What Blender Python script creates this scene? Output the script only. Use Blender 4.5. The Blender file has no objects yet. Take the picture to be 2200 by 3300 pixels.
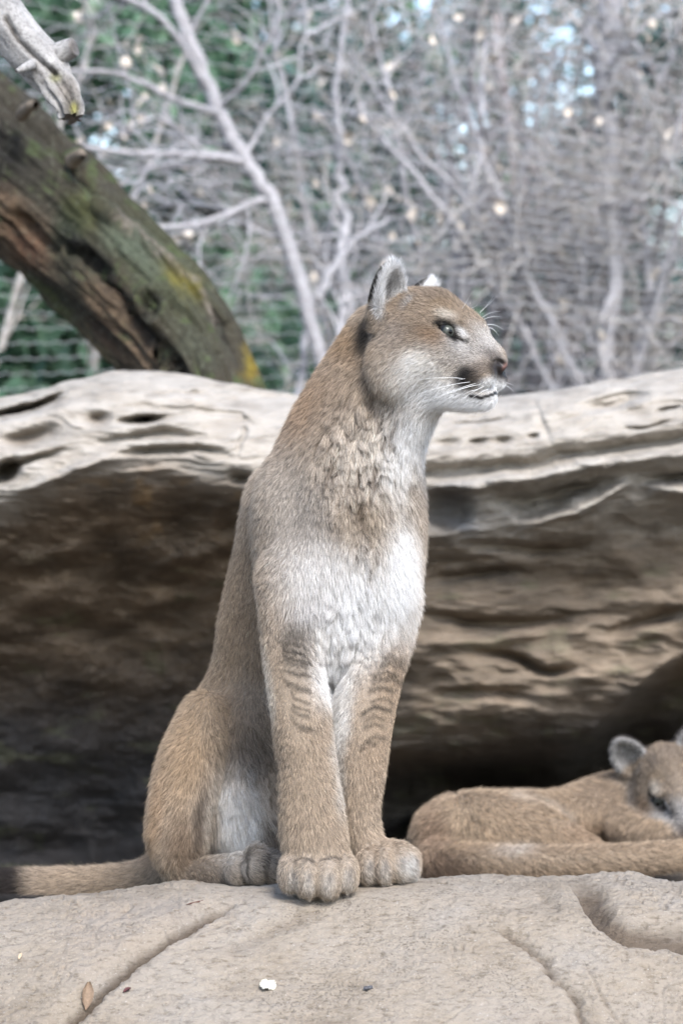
import bpy, math, random
import numpy as np
from mathutils import Vector, Matrix
from mathutils.kdtree import KDTree

random.seed(7)
RNG = np.random.default_rng(11)
SC = bpy.context.scene
COL = SC.collection

# ------------------------------------------------------------------ camera
D = 5.0            # metres from camera to the sitting puma
MPP = 1.0 / 2000   # metres per reference unit at the puma
CAMZ = 1.2
cam_d = bpy.data.cameras.new('camera')
cam = bpy.data.objects.new('camera', cam_d); COL.objects.link(cam)
cam.location = (0, -D, CAMZ); cam.rotation_euler = (math.radians(90), 0, 0)
cam_d.sensor_fit = 'VERTICAL'; cam_d.sensor_height = 36.0; cam_d.sensor_width = 24.0
cam_d.lens = 36.0 * D / 1.65
cam_d.clip_start = 0.1; cam_d.clip_end = 2000
cam_d.dof.use_dof = True; cam_d.dof.focus_distance = D - 0.02; cam_d.dof.aperture_fstop = 4.1
SC.camera = cam

# ------------------------------------------------------------------ light
SUN_EL, SUN_AZ = math.radians(46), math.radians(158)   # azimuth clockwise from +Y
w = bpy.data.worlds.new('World'); SC.world = w; w.use_nodes = True
nt = w.node_tree; nt.nodes.clear()
sky = nt.nodes.new('ShaderNodeTexSky'); sky.sky_type = 'NISHITA'; sky.sun_disc = False
sky.sun_elevation = SUN_EL; sky.sun_rotation = SUN_AZ; sky.air_density = 1.0; sky.dust_density = 1.6; sky.ozone_density = 1.0
bg = nt.nodes.new('ShaderNodeBackground'); bg.inputs[1].default_value = 0.115
wo = nt.nodes.new('ShaderNodeOutputWorld')
nt.links.new(sky.outputs[0], bg.inputs[0]); nt.links.new(bg.outputs[0], wo.inputs[0])
sun_d = bpy.data.lights.new('sun', 'SUN'); sun_d.energy = 1.5; sun_d.angle = math.radians(22); sun_d.color = (1.0, 0.988, 0.978)
sun = bpy.data.objects.new('sun', sun_d); COL.objects.link(sun)
sd = Vector((math.sin(SUN_AZ) * math.cos(SUN_EL), math.cos(SUN_AZ) * math.cos(SUN_EL), math.sin(SUN_EL)))
sun.rotation_euler = (-sd).to_track_quat('-Z', 'Y').to_euler(); sun.location = sd * 20 + Vector((0, 0, 5))
SC.view_settings.view_transform = 'Standard'; SC.view_settings.look = 'None'
SC.view_settings.gamma = 1.0; SC.view_settings.use_curve_mapping = False
SC.view_settings.exposure = 1.97
SC.cycles.max_bounces = 8; SC.cycles.diffuse_bounces = 4; SC.cycles.glossy_bounces = 3
SC.cycles.transmission_bounces = 4; SC.cycles.transparent_max_bounces = 8
SC.cycles.use_denoising = True
SC.cycles.use_adaptive_sampling = True; SC.cycles.adaptive_threshold = 0.015

# ------------------------------------------------------------------ helpers
def W(px, py, d):
    """scene point from a position on the reference grid at depth d behind the sitting puma"""
    s = (D + d) / D
    return np.array(((px - 1100) * MPP * s, d, CAMZ + (1650 - py) * MPP * s))

def to_px(P):
    s = (D + P[:, 1]) / D
    return P[:, 0] / (MPP * s) + 1100, 1650 - (P[:, 2] - CAMZ) / (MPP * s)

def tag(o, label=None, cat=None, group=None, kind=None):
    if label: o['label'] = label
    if cat: o['category'] = cat
    if group: o['group'] = group
    if kind: o['kind'] = kind
    return o

def empty(name, loc, label, cat, group=None):
    o = bpy.data.objects.new(name, None); COL.objects.link(o); o.location = loc
    o.empty_display_size = 0.1
    return tag(o, label, cat, group)

def add_obj(name, me, mat, parent=None):
    o = bpy.data.objects.new(name, me); COL.objects.link(o)
    if mat is not None: me.materials.append(mat)
    if parent is not None:
        o.parent = parent
        o.matrix_parent_inverse = Matrix.Translation(-Vector(parent.location)) if parent.parent is None and parent.type == 'EMPTY' else parent.matrix_world.inverted()
    return o

def mesh_np(name, V, F, smooth=True):
    """V (n,3), F (m,3) or (m,4) arrays"""
    V = np.ascontiguousarray(V, dtype=np.float32); F = np.ascontiguousarray(F, dtype=np.int32)
    me = bpy.data.meshes.new(name)
    n, k = F.shape
    me.vertices.add(len(V)); me.vertices.foreach_set('co', V.ravel())
    me.loops.add(n * k); me.loops.foreach_set('vertex_index', F.ravel())
    me.polygons.add(n); me.polygons.foreach_set('loop_start', np.arange(0, n * k, k, dtype=np.int32))
    me.update(calc_edges=True)
    if smooth: me.polygons.foreach_set('use_smooth', np.ones(n, dtype=bool))
    me.validate()
    return me

def grid_faces(nu, nv, wrap_u=False):
    i = np.arange(nu if wrap_u else nu - 1); j = np.arange(nv - 1)
    I, J = np.meshgrid(i, j, indexing='ij'); I2 = (I + 1) % nu
    return np.stack([I * nv + J, I2 * nv + J, I2 * nv + J + 1, I * nv + J + 1], -1).reshape(-1, 4)

def set_attr(me, name, arr):
    a = me.attributes.new(name, 'FLOAT_VECTOR' if arr.ndim == 2 else 'FLOAT', 'POINT')
    a.data.foreach_set('vector' if arr.ndim == 2 else 'value', np.ascontiguousarray(arr, dtype=np.float32).ravel())

# vectorised gradient-free value noise -------------------------------------------------
_T = np.random.default_rng(3).random(65536).astype(np.float32)
def _h(i, j, k):
    return _T[((i * 73856093) ^ (j * 19349663) ^ (k * 83492791)) & 65535]
def vnoise(P):
    P = np.asarray(P, dtype=np.float32)
    i = np.floor(P).astype(np.int64); f = P - i; f = f * f * f * (f * (f * 6 - 15) + 10)
    x, y, z = i[..., 0], i[..., 1], i[..., 2]; fx, fy, fz = f[..., 0], f[..., 1], f[..., 2]
    def L(a, b, t): return a + (b - a) * t
    return L(L(L(_h(x, y, z), _h(x+1, y, z), fx), L(_h(x, y+1, z), _h(x+1, y+1, z), fx), fy),
             L(L(_h(x, y, z+1), _h(x+1, y, z+1), fx), L(_h(x, y+1, z+1), _h(x+1, y+1, z+1), fx), fy), fz) * 2 - 1
def fbm(P, oct=4, gain=0.5):
    s = 0; a = 1.0; t = 0
    for o in range(oct):
        s = s + a * vnoise(P * (2.03 ** o) + 17.3 * o); t += a; a *= gain
    return s / t
def ridge(P, oct=4):
    s = 0; a = 1.0; t = 0
    for o in range(oct):
        s = s + a * (1 - 2 * np.abs(vnoise(P * (2.03 ** o) + 9.1 * o))); t += a; a *= 0.5
    return s / t
def sstep(a, b, x):
    t = np.clip((x - a) / (b - a), 0, 1); return t * t * (3 - 2 * t)

# tubes ------------------------------------------------------------------
def tube_arrays(pts, rad, sides=6, cap=True):
    """pts (n,3), rad (n,) -> V, F(quads)"""
    pts = np.asarray(pts, float); rad = np.asarray(rad, float); n = len(pts)
    t = np.gradient(pts, axis=0); t /= np.linalg.norm(t, axis=1, keepdims=True) + 1e-12
    ref = np.array((0.13, 0.37, 0.92)); 
    if abs(t[0] @ ref) > 0.9: ref = np.array((1.0, 0.1, 0.05))
    a = ref - (t @ ref)[:, None] * t; a /= np.linalg.norm(a, axis=1, keepdims=True) + 1e-12
    b = np.cross(t, a)
    th = np.linspace(0, 2 * math.pi, sides, endpoint=False)
    V = pts[:, None, :] + rad[:, None, None] * (np.cos(th)[None, :, None] * a[:, None, :] + np.sin(th)[None, :, None] * b[:, None, :])
    V = V.reshape(-1, 3)
    i = np.arange(n - 1); j = np.arange(sides); I, J = np.meshgrid(i, j, indexing='ij'); J2 = (J + 1) % sides
    F = np.stack([I * sides + J, I * sides + J2, (I + 1) * sides + J2, (I + 1) * sides + J], -1).reshape(-1, 4)
    return V, F

class Bag:
    def __init__(s): s.V = []; s.F = []; s.n = 0
    def add(s, V, F):
        s.V.append(np.asarray(V, np.float32)); s.F.append(np.asarray(F) + s.n); s.n += len(V)
    def mesh(s, name, smooth=True): return mesh_np(name, np.concatenate(s.V), np.concatenate(s.F), smooth)

def smooth_path(ctrl, n):
    """Catmull-Rom through control rows (any columns)"""
    c = np.asarray(ctrl, float); c = np.vstack([2 * c[0] - c[1], c, 2 * c[-1] - c[-2]])
    m = len(c) - 3; u = np.linspace(0, m - 1e-6, n); k = u.astype(int); t = (u - k)[:, None]
    p0, p1, p2, p3 = c[k], c[k+1], c[k+2], c[k+3]
    return 0.5 * (2*p1 + (p2-p0)*t + (2*p0-5*p1+4*p2-p3)*t*t + (3*p1-p0-3*p2+p3)*t**3)

# materials --------------------------------------------------------------
class NT:
    def __init__(s, name):
        s.m = bpy.data.materials.new(name); s.m.use_nodes = True; s.t = s.m.node_tree; s.t.nodes.clear()
        s.out = s.n('OutputMaterial'); s.bsdf = s.n('BsdfPrincipled'); s.l(s.bsdf.outputs[0], s.out.inputs[0])
        s.bsdf.inputs['Specular IOR Level'].default_value = 0.25
    def n(s, typ, **kw):
        nd = s.t.nodes.new('ShaderNode' + typ)
        for k, v in kw.items(): setattr(nd, k, v)
        return nd
    def l(s, a, b): s.t.links.new(a, b)
    def inp(s, nd, **kw):
        for k, v in kw.items():
            k = k.replace('_', ' ')
            if hasattr(v, 'is_linked') or isinstance(v, bpy.types.NodeSocket): s.l(v, nd.inputs[k])
            else: nd.inputs[k].default_value = v
        return nd
    def attr(s, name, out='Vector'):
        a = s.n('Attribute'); a.attribute_name = name; return a.outputs[out]
    def coords(s, scale=(1, 1, 1), rot=(0, 0, 0)):
        tc = s.n('TexCoord'); mp = s.n('Mapping'); s.l(tc.outputs['Object'], mp.inputs['Vector'])
        mp.inputs['Scale'].default_value = scale; mp.inputs['Rotation'].default_value = rot; return mp.outputs[0]
    def noise(s, vec, scale, detail=6, rough=0.6, dist=0.0):
        n = s.n('TexNoise'); s.l(vec, n.inputs['Vector']); n.inputs['Scale'].default_value = scale
        n.inputs['Detail'].default_value = detail; n.inputs['Roughness'].default_value = rough; n.inputs['Distortion'].default_value = dist
        return n.outputs[0]
    def ramp(s, fac, stops, interp='LINEAR'):
        r = s.n('ValToRGB'); s.l(fac, r.inputs[0]); e = r.color_ramp.elements; r.color_ramp.interpolation = interp
        while len(e) < len(stops): e.new(0.5)
        for el, (p, c) in zip(e, stops):
            el.position = p; el.color = (*c, 1) if len(c) == 3 else c
        return r.outputs[0]
    def mix(s, fac, a, b, mode='MIX'):
        m = s.n('Mix'); m.data_type = 'RGBA'; m.blend_type = mode
        for sock, v in ((m.inputs[0], fac), (m.inputs[6], a), (m.inputs[7], b)):
            if isinstance(v, bpy.types.NodeSocket): s.l(v, sock)
            elif isinstance(v, (int, float)): sock.default_value = v
            else: sock.default_value = (*v, 1)
        return m.outputs[2]
    def math(s, op, a, b=0.0):
        m = s.n('Math'); m.operation = op
        for sock, v in ((m.inputs[0], a), (m.inputs[1], b)):
            if isinstance(v, bpy.types.NodeSocket): s.l(v, sock)
            else: sock.default_value = v
        return m.outputs[0]
    def bump(s, h, strength=0.4, dist=0.01, normal=None):
        b = s.n('Bump'); s.l(h, b.inputs['Height']); b.inputs['Strength'].default_value = strength; b.inputs['Distance'].default_value = dist
        if normal is not None: s.l(normal, b.inputs['Normal'])
        return b.outputs[0]
# ================================================================== bodies by implicit surface
def smin(a, b, k):
    h = np.clip(0.5 + 0.5 * (b - a) / k, 0, 1)
    return b + (a - b) * h - k * h * (1 - h)
def smax(a, b, k): return -smin(-a, -b, k)
def d_ell(P, c, r, M=None):
    q = P - c
    if M is not None: q = q @ M
    r = np.asarray(r, np.float32)
    k0 = np.sqrt(((q / r) ** 2).sum(1)) + 1e-9; k1 = np.sqrt(((q / (r * r)) ** 2).sum(1)) + 1e-9
    return k0 * (k0 - 1) / k1
CUT = [None]
def d_cone(P, a, b, ra, rb):
    if CUT[0] is not None and len(P) > 3000:
        cc, cr = CUT[0]; ba = b - a; t = min(1.0, max(0.0, float((cc - a) @ ba) / float(ba @ ba)))
        if float(np.linalg.norm(cc - a - t * ba)) - max(ra, rb) > cr + 0.07: return np.full(len(P), 9.0, np.float32)
    ba = b - a; l2 = float(ba @ ba); t = np.clip(((P - a) @ ba) / l2, 0, 1)
    q = P - a - t[:, None] * ba
    return np.sqrt((q * q).sum(1)) - (ra + (rb - ra) * t)

def chain_world(pts):
    """rows (px,py,d,r_px) -> list of (centre, radius)"""
    pts = smooth_path(pts, (len(pts) - 1) * 5 + 1)
    return [(W(a, b, d).astype(np.float32), r * MPP * (D + d) / D) for a, b, d, r in pts]

def polygonise(sdf, lo, hi, h, blk=8):
    lo = np.asarray(lo, np.float32); n = np.ceil((np.asarray(hi) - lo) / h).astype(int)
    n = ((n + blk - 1) // blk) * blk
    G = np.full(n + 1, 9.0, np.float32)
    nb = n // blk
    bi = np.stack(np.meshgrid(*[np.arange(k) for k in nb], indexing='ij'), -1).reshape(-1, 3)
    cen = lo + (bi * blk + blk / 2) * h
    dc = sdf(cen.astype(np.float32))
    # sign of far blocks
    for (a, b, c), s in zip(bi[dc < 0], dc[dc < 0]):
        G[a*blk:(a+1)*blk+1, b*blk:(b+1)*blk+1, c*blk:(c+1)*blk+1] = -9
    act = bi[np.abs(dc) < blk * h * 0.87 * 1.35 + 0.004]
    o = np.stack(np.meshgrid(*[np.arange(blk + 1)] * 3, indexing='ij'), -1).reshape(-1, 3)
    key = act // 4; order = np.lexsort((key[:, 2], key[:, 1], key[:, 0])); act = act[order]; key = key[order]
    cuts = np.flatnonzero(np.any(np.diff(key, axis=0) != 0, axis=1)) + 1
    for A in np.split(act, cuts):
        A = A * blk
        idx = A[:, None, :] + o[None]
        Q = (lo + idx.reshape(-1, 3) * h).astype(np.float32)
        cc = (Q.min(0) + Q.max(0)) / 2; CUT[0] = (cc, float(np.linalg.norm(Q.max(0) - cc)))
        v = sdf(Q); CUT[0] = None
        idx = idx.reshape(-1, 3)
        G[idx[:, 0], idx[:, 1], idx[:, 2]] = v
    ins = G < 0
    # surface nets
    c = np.zeros(n, np.int8)
    for a in (0, 1):
        for b in (0, 1):
            for d in (0, 1): c += ins[a:n[0]+a, b:n[1]+b, d:n[2]+d]
    cells = np.argwhere((c > 0) & (c < 8))
    vid = np.full(n, -1, np.int32); vid[tuple(cells.T)] = np.arange(len(cells))
    acc = np.zeros((len(cells), 3), np.float32); cnt = np.zeros(len(cells), np.float32)
    cor = np.array([(a, b, d) for a in (0, 1) for b in (0, 1) for d in (0, 1)])
    val = np.stack([G[cells[:, 0]+a, cells[:, 1]+b, cells[:, 2]+d] for a, b, d in cor], 1)
    for i in range(8):
        for j in range(i + 1, 8):
            if np.abs(cor[i] - cor[j]).sum() != 1: continue
            m = (val[:, i] < 0) != (val[:, j] < 0)
            t = val[m, i] / (val[m, i] - val[m, j])
            acc[m] += cor[i] + t[:, None] * (cor[j] - cor[i]); cnt[m] += 1
    V = lo + (cells + acc / cnt[:, None]) * h
    F = []
    for ax in range(3):
        a1, a2 = (ax + 1) % 3, (ax + 2) % 3
        sl0 = [slice(1, n[k]) for k in range(3)]; sl1 = list(sl0); sl0[ax] = slice(0, n[ax]); sl1[ax] = slice(1, n[ax] + 1)
        A, B = ins[tuple(sl0)], ins[tuple(sl1)]
        e = np.argwhere(A != B); fl = A[tuple(e.T)]
        off = np.ones(3, int); off[ax] = 0; e = e + off
        q = []
        for (s1, s2) in ((-1, -1), (0, -1), (0, 0), (-1, 0)):
            g = e.copy(); g[:, a1] += s1; g[:, a2] += s2; q.append(vid[tuple(g.T)])
        q = np.stack(q, 1); q[~fl] = q[~fl][:, ::-1]; F.append(q)
    F = np.concatenate(F); F = F[(F >= 0).all(1)]
    return V, F

def grad(sdf, P, e=0.0012):
    g = np.stack([sdf(P + np.eye(3, dtype=np.float32)[k] * e) - sdf(P - np.eye(3, dtype=np.float32)[k] * e) for k in range(3)], 1)
    return g / (np.linalg.norm(g, axis=1, keepdims=True) + 1e-9)

# ------------------------------------------------------------------ a puma's head in its own frame
class Head:
    """local axes: f forward to the nose, l towards one side, u up; units = reference units"""
    def __init__(s, px, py, d, yaw, roll, pitch=0.0, size=1.0):
        y, r, p = math.radians(yaw), math.radians(roll), math.radians(pitch)
        F = np.array((math.cos(y), -math.sin(y), 0)); L0 = np.array((-math.sin(y), -math.cos(y), 0)); U0 = np.array((0, 0, 1.0))
        F, U0 = F * math.cos(p) + U0 * math.sin(p), U0 * math.cos(p) - F * math.sin(p)
        L = L0 * math.cos(r) + U0 * math.sin(r); U = U0 * math.cos(r) - L0 * math.sin(r)
        s.R = np.stack([F, L, U], 1).astype(np.float32)      # columns
        s.o = W(px, py, d).astype(np.float32); s.k = MPP * (D + d) / D * size; s.ref = (px, py)
    def loc(s, P): return ((P - s.o) @ s.R) / s.k
    def wor(s, q): return (np.asarray(q, np.float32) * s.k) @ s.R.T + s.o
    def hl(s, px, py, l):
        a, b = px - s.ref[0], s.ref[1] - py
        A = np.array([[s.R[0, 0], s.R[0, 2]], [s.R[2, 0], s.R[2, 2]]]); v = np.array([a - l * s.R[0, 1], b - l * s.R[2, 1]])
        f, u = np.linalg.solve(A, v); return np.array((f, l, u), np.float32)

def rotx(a):
    c, s = math.cos(a), math.sin(a); return np.array([[1, 0, 0], [0, c, -s], [0, s, c]], np.float32)
def roty(a):
    c, s = math.cos(a), math.sin(a); return np.array([[c, 0, s], [0, 1, 0], [-s, 0, c]], np.float32)
def rotz(a):
    c, s = math.cos(a), math.sin(a); return np.array([[c, -s, 0], [s, c, 0], [0, 0, 1]], np.float32)
V3 = lambda *a: np.array(a, np.float32)

def frame(a1, a2):
    a1 = np.asarray(a1, np.float32); a1 = a1 / np.linalg.norm(a1); a2 = np.asarray(a2, np.float32)
    a2 = a2 - (a2 @ a1) * a1; a2 /= np.linalg.norm(a2); return np.stack([a1, a2, np.cross(a1, a2)], 1).astype(np.float32)
EYE = V3(104, 74, -2)           # eyeball centre (f,l,u)
EYE_R = 27.5
EYE_M = frame((0.72, -0.42, -0.50), (0.50, 0.86, 0.05))     # long axis of the lids, outward
EAR_B = V3(-100, 88, 62); EAR_T = V3(-58, 162, 214)
# ear frame: axis from base to tip, opening direction forward/outward
EAX = (EAR_T - EAR_B); EAR_LEN = float(np.linalg.norm(EAX)); EAX = EAX / EAR_LEN
EOP = V3(0.94, 0.34, 0.0); EOP = EOP - (EOP @ EAX) * EAX; EOP /= np.linalg.norm(EOP)
ESD = np.cross(EAX, EOP)
ER = np.stack([ESD, EOP, EAX], 1).astype(np.float32)    # columns: side, opening, axis

_h0 = Head(1368, 1082, 0.06, 25, 7)
MOUTH = [_h0.hl(1618, 1250, 6), _h0.hl(1604, 1263, 26), _h0.hl(1582, 1272, 44), _h0.hl(1550, 1280, 58), _h0.hl(1518, 1277, 68)]
def mouth_slit(q):
    d = None
    for a, b in zip(MOUTH[:-1], MOUTH[1:]):
        e = d_cone(q, a, b, 0.5, 0.5); d = e if d is None else np.minimum(d, e)
    return d

def head_sdf(q):
    """q local (n,3); returns distance in reference units"""
    cut, CUT[0] = CUT[0], None
    q = q.copy(); l = q[:, 1]; q[:, 1] = np.abs(l)
    d = d_ell(q, V3(-40, 0, 36), V3(150, 118, 118))                         # cranium
    d = smin(d, d_ell(q, V3(30, 72, -55), V3(105, 70, 92)), 45)              # cheek
    d = smin(d, d_ell(q, V3(-62, 78, -95), V3(100, 70, 112)), 60)            # jowl
    d = smin(d, d_cone(q, V3(40, 0, 72), V3(160, 0, 12), 72, 50), 40)        # forehead
    d = smin(d, d_cone(q, V3(130, 0, 12), V3(250, 0, -72), 54, 32), 34)      # bridge of the nose
    d = smin(d, d_cone(q, V3(90, 0, -95), V3(200, 0, -118), 90, 62), 45)     # muzzle
    d = smin(d, d_ell(q, V3(200, 42, -140), V3(72, 42, 46)), 18)             # whisker pad
    d = smin(d, d_cone(q, V3(10, 0, -150), V3(165, 0, -190), 78, 52), 40)    # lower jaw
    d = smin(d, d_ell(q, V3(206, 0, -200), V3(54, 44, 40)), 16)              # chin
    d = smin(d, d_ell(q, V3(104, 62, 42), V3(48, 30, 18), rotz(0.35) @ roty(0.25)), 26)  # brow
    d = smin(d, d_ell(q, V3(262, 0, -94), V3(29, 32, 28)), 9)               # nose pad
    # mouth line
    d = smax(d, -(mouth_slit(q) - 3.0), 6)
    # philtrum
    d = smax(d, -d_cone(q, V3(285, 0, -116), V3(272, 0, -172), 3, 3), 6)
    # nostril
    d = smax(d, -d_ell(q, V3(277, 24, -96), V3(19, 11, 9), rotz(-0.9) @ roty(0.45)), 5)
    # eye socket
    d = smax(d, -d_ell(q, EYE + EYE_M[:, 1] * 20, V3(40, 30, 11.5), EYE_M), 4)
    d = smin(d, d_ell(q, EYE, V3(24, 24, 24)), 3)
    d = smax(d, -d_cone(q, V3(138, 58, -24), V3(166, 46, -36), 7, 3), 6)       # tear line
    # ear
    e = (q - EAR_B) @ ER; t = np.clip(e[:, 2] / EAR_LEN, -0.3, 1.0)
    wid = 76 * np.sqrt(np.clip(1 - np.clip(t, 0, 1) ** 2.6, 0.0004, 1)) * (1 - 0.10 * np.clip(t, 0, 1))
    shell = np.sqrt((e[:, 0] / wid) ** 2 + (e[:, 1] / (wid * 0.62)) ** 2) - 1
    shell = np.maximum(shell * wid * 0.62, np.maximum(e[:, 2] - EAR_LEN, -e[:, 2] - 46))
    cup = d_ell(e, V3(0, 34, EAR_LEN * 0.52), V3(58, 44, EAR_LEN * 0.48))
    ear = smax(shell, -cup, 7)
    d = smin(d, ear, 16)
    CUT[0] = cut
    return d

# ------------------------------------------------------------------ the sitting puma
HD = Head(1368, 1082, 0.06, 25, 7)
TORSO = [
 [(1222,1092,0.13,118),(1172,1270,0.14,172),(1132,1420,0.15,214),(1102,1600,0.16,258),(1086,1800,0.165,272),(1086,1960,0.165,246),(1080,2070,0.15,165)],
 [(960,1640,0.26,185),(925,1800,0.30,178),(882,2000,0.36,182),(852,2200,0.40,186),(775,2440,0.42,222),(700,2630,0.42,208)],
 [(830,2350,0.36,180),(790,2600,0.33,170),(800,2700,0.33,130)],
 [(665,2310,0.31,92),(610,2480,0.27,112),(570,2680,0.25,100),(582,2790,0.25,62)],
]
NEAR_LEG = [(938,1880,0.08,120),(938,2090,0.06,98),(972,2330,0.03,99),(1000,2560,0.005,102),(1018,2720,-0.01,104),(1024,2790,-0.02,92)]
FAR_LEG = [(1252,1930,0.12,108),(1220,2110,0.10,98),(1170,2330,0.085,104),(1158,2490,0.075,90),(1162,2620,0.065,64),(1182,2720,0.055,58),(1200,2780,0.05,60)]
TAIL = [(600,2760,0.46,90),(480,2828,0.50,64),(330,2850,0.52,58),(180,2856,0.54,57),(60,2858,0.55,58),(-70,2862,0.56,56),(-210,2868,0.57,46)]
TOES = [ # px,py,d, rx,ry(vertical),rz(depth) in px
 (938,2818,-0.040,42,66,66),(992,2830,-0.060,46,72,70),(1058,2834,-0.062,48,72,70),(1116,2818,-0.045,42,66,66),
 (1188,2794,0.015,42,62,62),(1240,2788,0.005,42,66,64),(1290,2778,0.018,46,66,62),(1324,2786,0.035,32,54,56),
 (768,2802,0.150,44,52,52),(824,2790,0.130,47,60,58),(876,2796,0.140,38,54,52),
]
FOOT = [(600,2818,0.25,50),(700,2806,0.20,48),(800,2800,0.17,50)]
PALMS = [(1026,2806,-0.015,126,86,92),(1245,2778,0.045,98,74,84)]

def px_ell(P, e):
    px, py, d, rx, ry, rz = e; s = MPP * (D + d) / D
    return d_ell(P, W(px, py, d).astype(np.float32), V3(rx * s, rz * s, ry * s))
def chain_sdf(P, pts, k):
    c = chain_world(pts); d = None
    for (a, ra), (b, rb) in zip(c[:-1], c[1:]):
        e = d_cone(P, a, b, ra, rb); d = e if d is None else np.minimum(d, e)
    return d
def puma_sdf(P):
    m = MPP
    d = chain_sdf(P, TORSO[0], 40 * m)
    d = smin(d, px_ell(P, (905, 1660, 0.14, 92, 190, 150)), 60 * m)       # near shoulder blade
    d = smin(d, px_ell(P, (1300, 1700, 0.16, 66, 210, 140)), 50 * m)      # far shoulder
    d = smin(d, px_ell(P, (985, 1860, 0.07, 110, 200, 90)), 50 * m)       # near upper arm
    d = smin(d, px_ell(P, (1250, 1860, 0.09, 95, 190, 90)), 50 * m)       # far upper arm
    d = smin(d, chain_sdf(P, [(1335,1290,0.07,95),(1285,1400,0.10,95),(1240,1500,0.12,100)], 1), 60 * m)   # throat
    d = smin(d, chain_sdf(P, TORSO[1], 40 * m), 50 * m)
    d = smin(d, chain_sdf(P, TORSO[2], 40 * m), 50 * m)
    h = chain_sdf(P, TORSO[3], 30 * m)
    d = smin(d, h, 12 * m)
    d = smin(d, chain_sdf(P, NEAR_LEG, 25 * m), 60 * m)
    f = chain_sdf(P, FAR_LEG, 25 * m)
    d = smin(d, f, 22 * m)
    d = smin(d, chain_sdf(P, TAIL, 20 * m), 25 * m)
    d = smin(d, chain_sdf(P, FOOT, 20 * m), 18 * m)
    for e in PALMS: d = smin(d, px_ell(P, e), 24 * m)
    for i_, e in enumerate(TOES): d = smin(d, px_ell(P, e), (21 if i_ < 8 else 12) * m)
    d = d + m * (3 + 7 * np.clip((P[:, 2] - 0.66) / 0.1, 0, 1))      # room for the coat
    hq = HD.loc(P)
    near = np.einsum('ij,ij->i', hq, hq) < 520 ** 2
    if near.any():
        hd = np.full(len(P), 9.0, np.float32); hd[near] = head_sdf(hq[near]) * HD.k
        d = smin(d, hd, 50 * m)
    return d
# ================================================================== fur
def vert_normals(V, F):
    a = np.cross(V[F[:, 2]] - V[F[:, 0]], V[F[:, 3]] - V[F[:, 1]])
    N = np.zeros_like(V)
    for k in range(4):
        for c in range(3): N[:, c] += np.bincount(F[:, k], a[:, c], len(V))
    return N / (np.linalg.norm(N, axis=1, keepdims=True) + 1e-12)

def relax(V, F, w, it=2):
    """Laplacian smoothing weighted by w"""
    for _ in range(it):
        S = np.zeros_like(V); C = np.zeros(len(V))
        for a, b in ((0, 1), (1, 2), (2, 3), (3, 0)):
            for i, j in ((a, b), (b, a)):
                for c in range(3): S[:, c] += np.bincount(F[:, i], V[F[:, j], c], len(V))
                C += np.bincount(F[:, i], minlength=len(V))
        V = V + w[:, None] * (S / np.maximum(C, 1)[:, None] - V)
    return V

def unit(a): return a / (np.linalg.norm(a, axis=-1, keepdims=True) + 1e-9)

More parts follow.
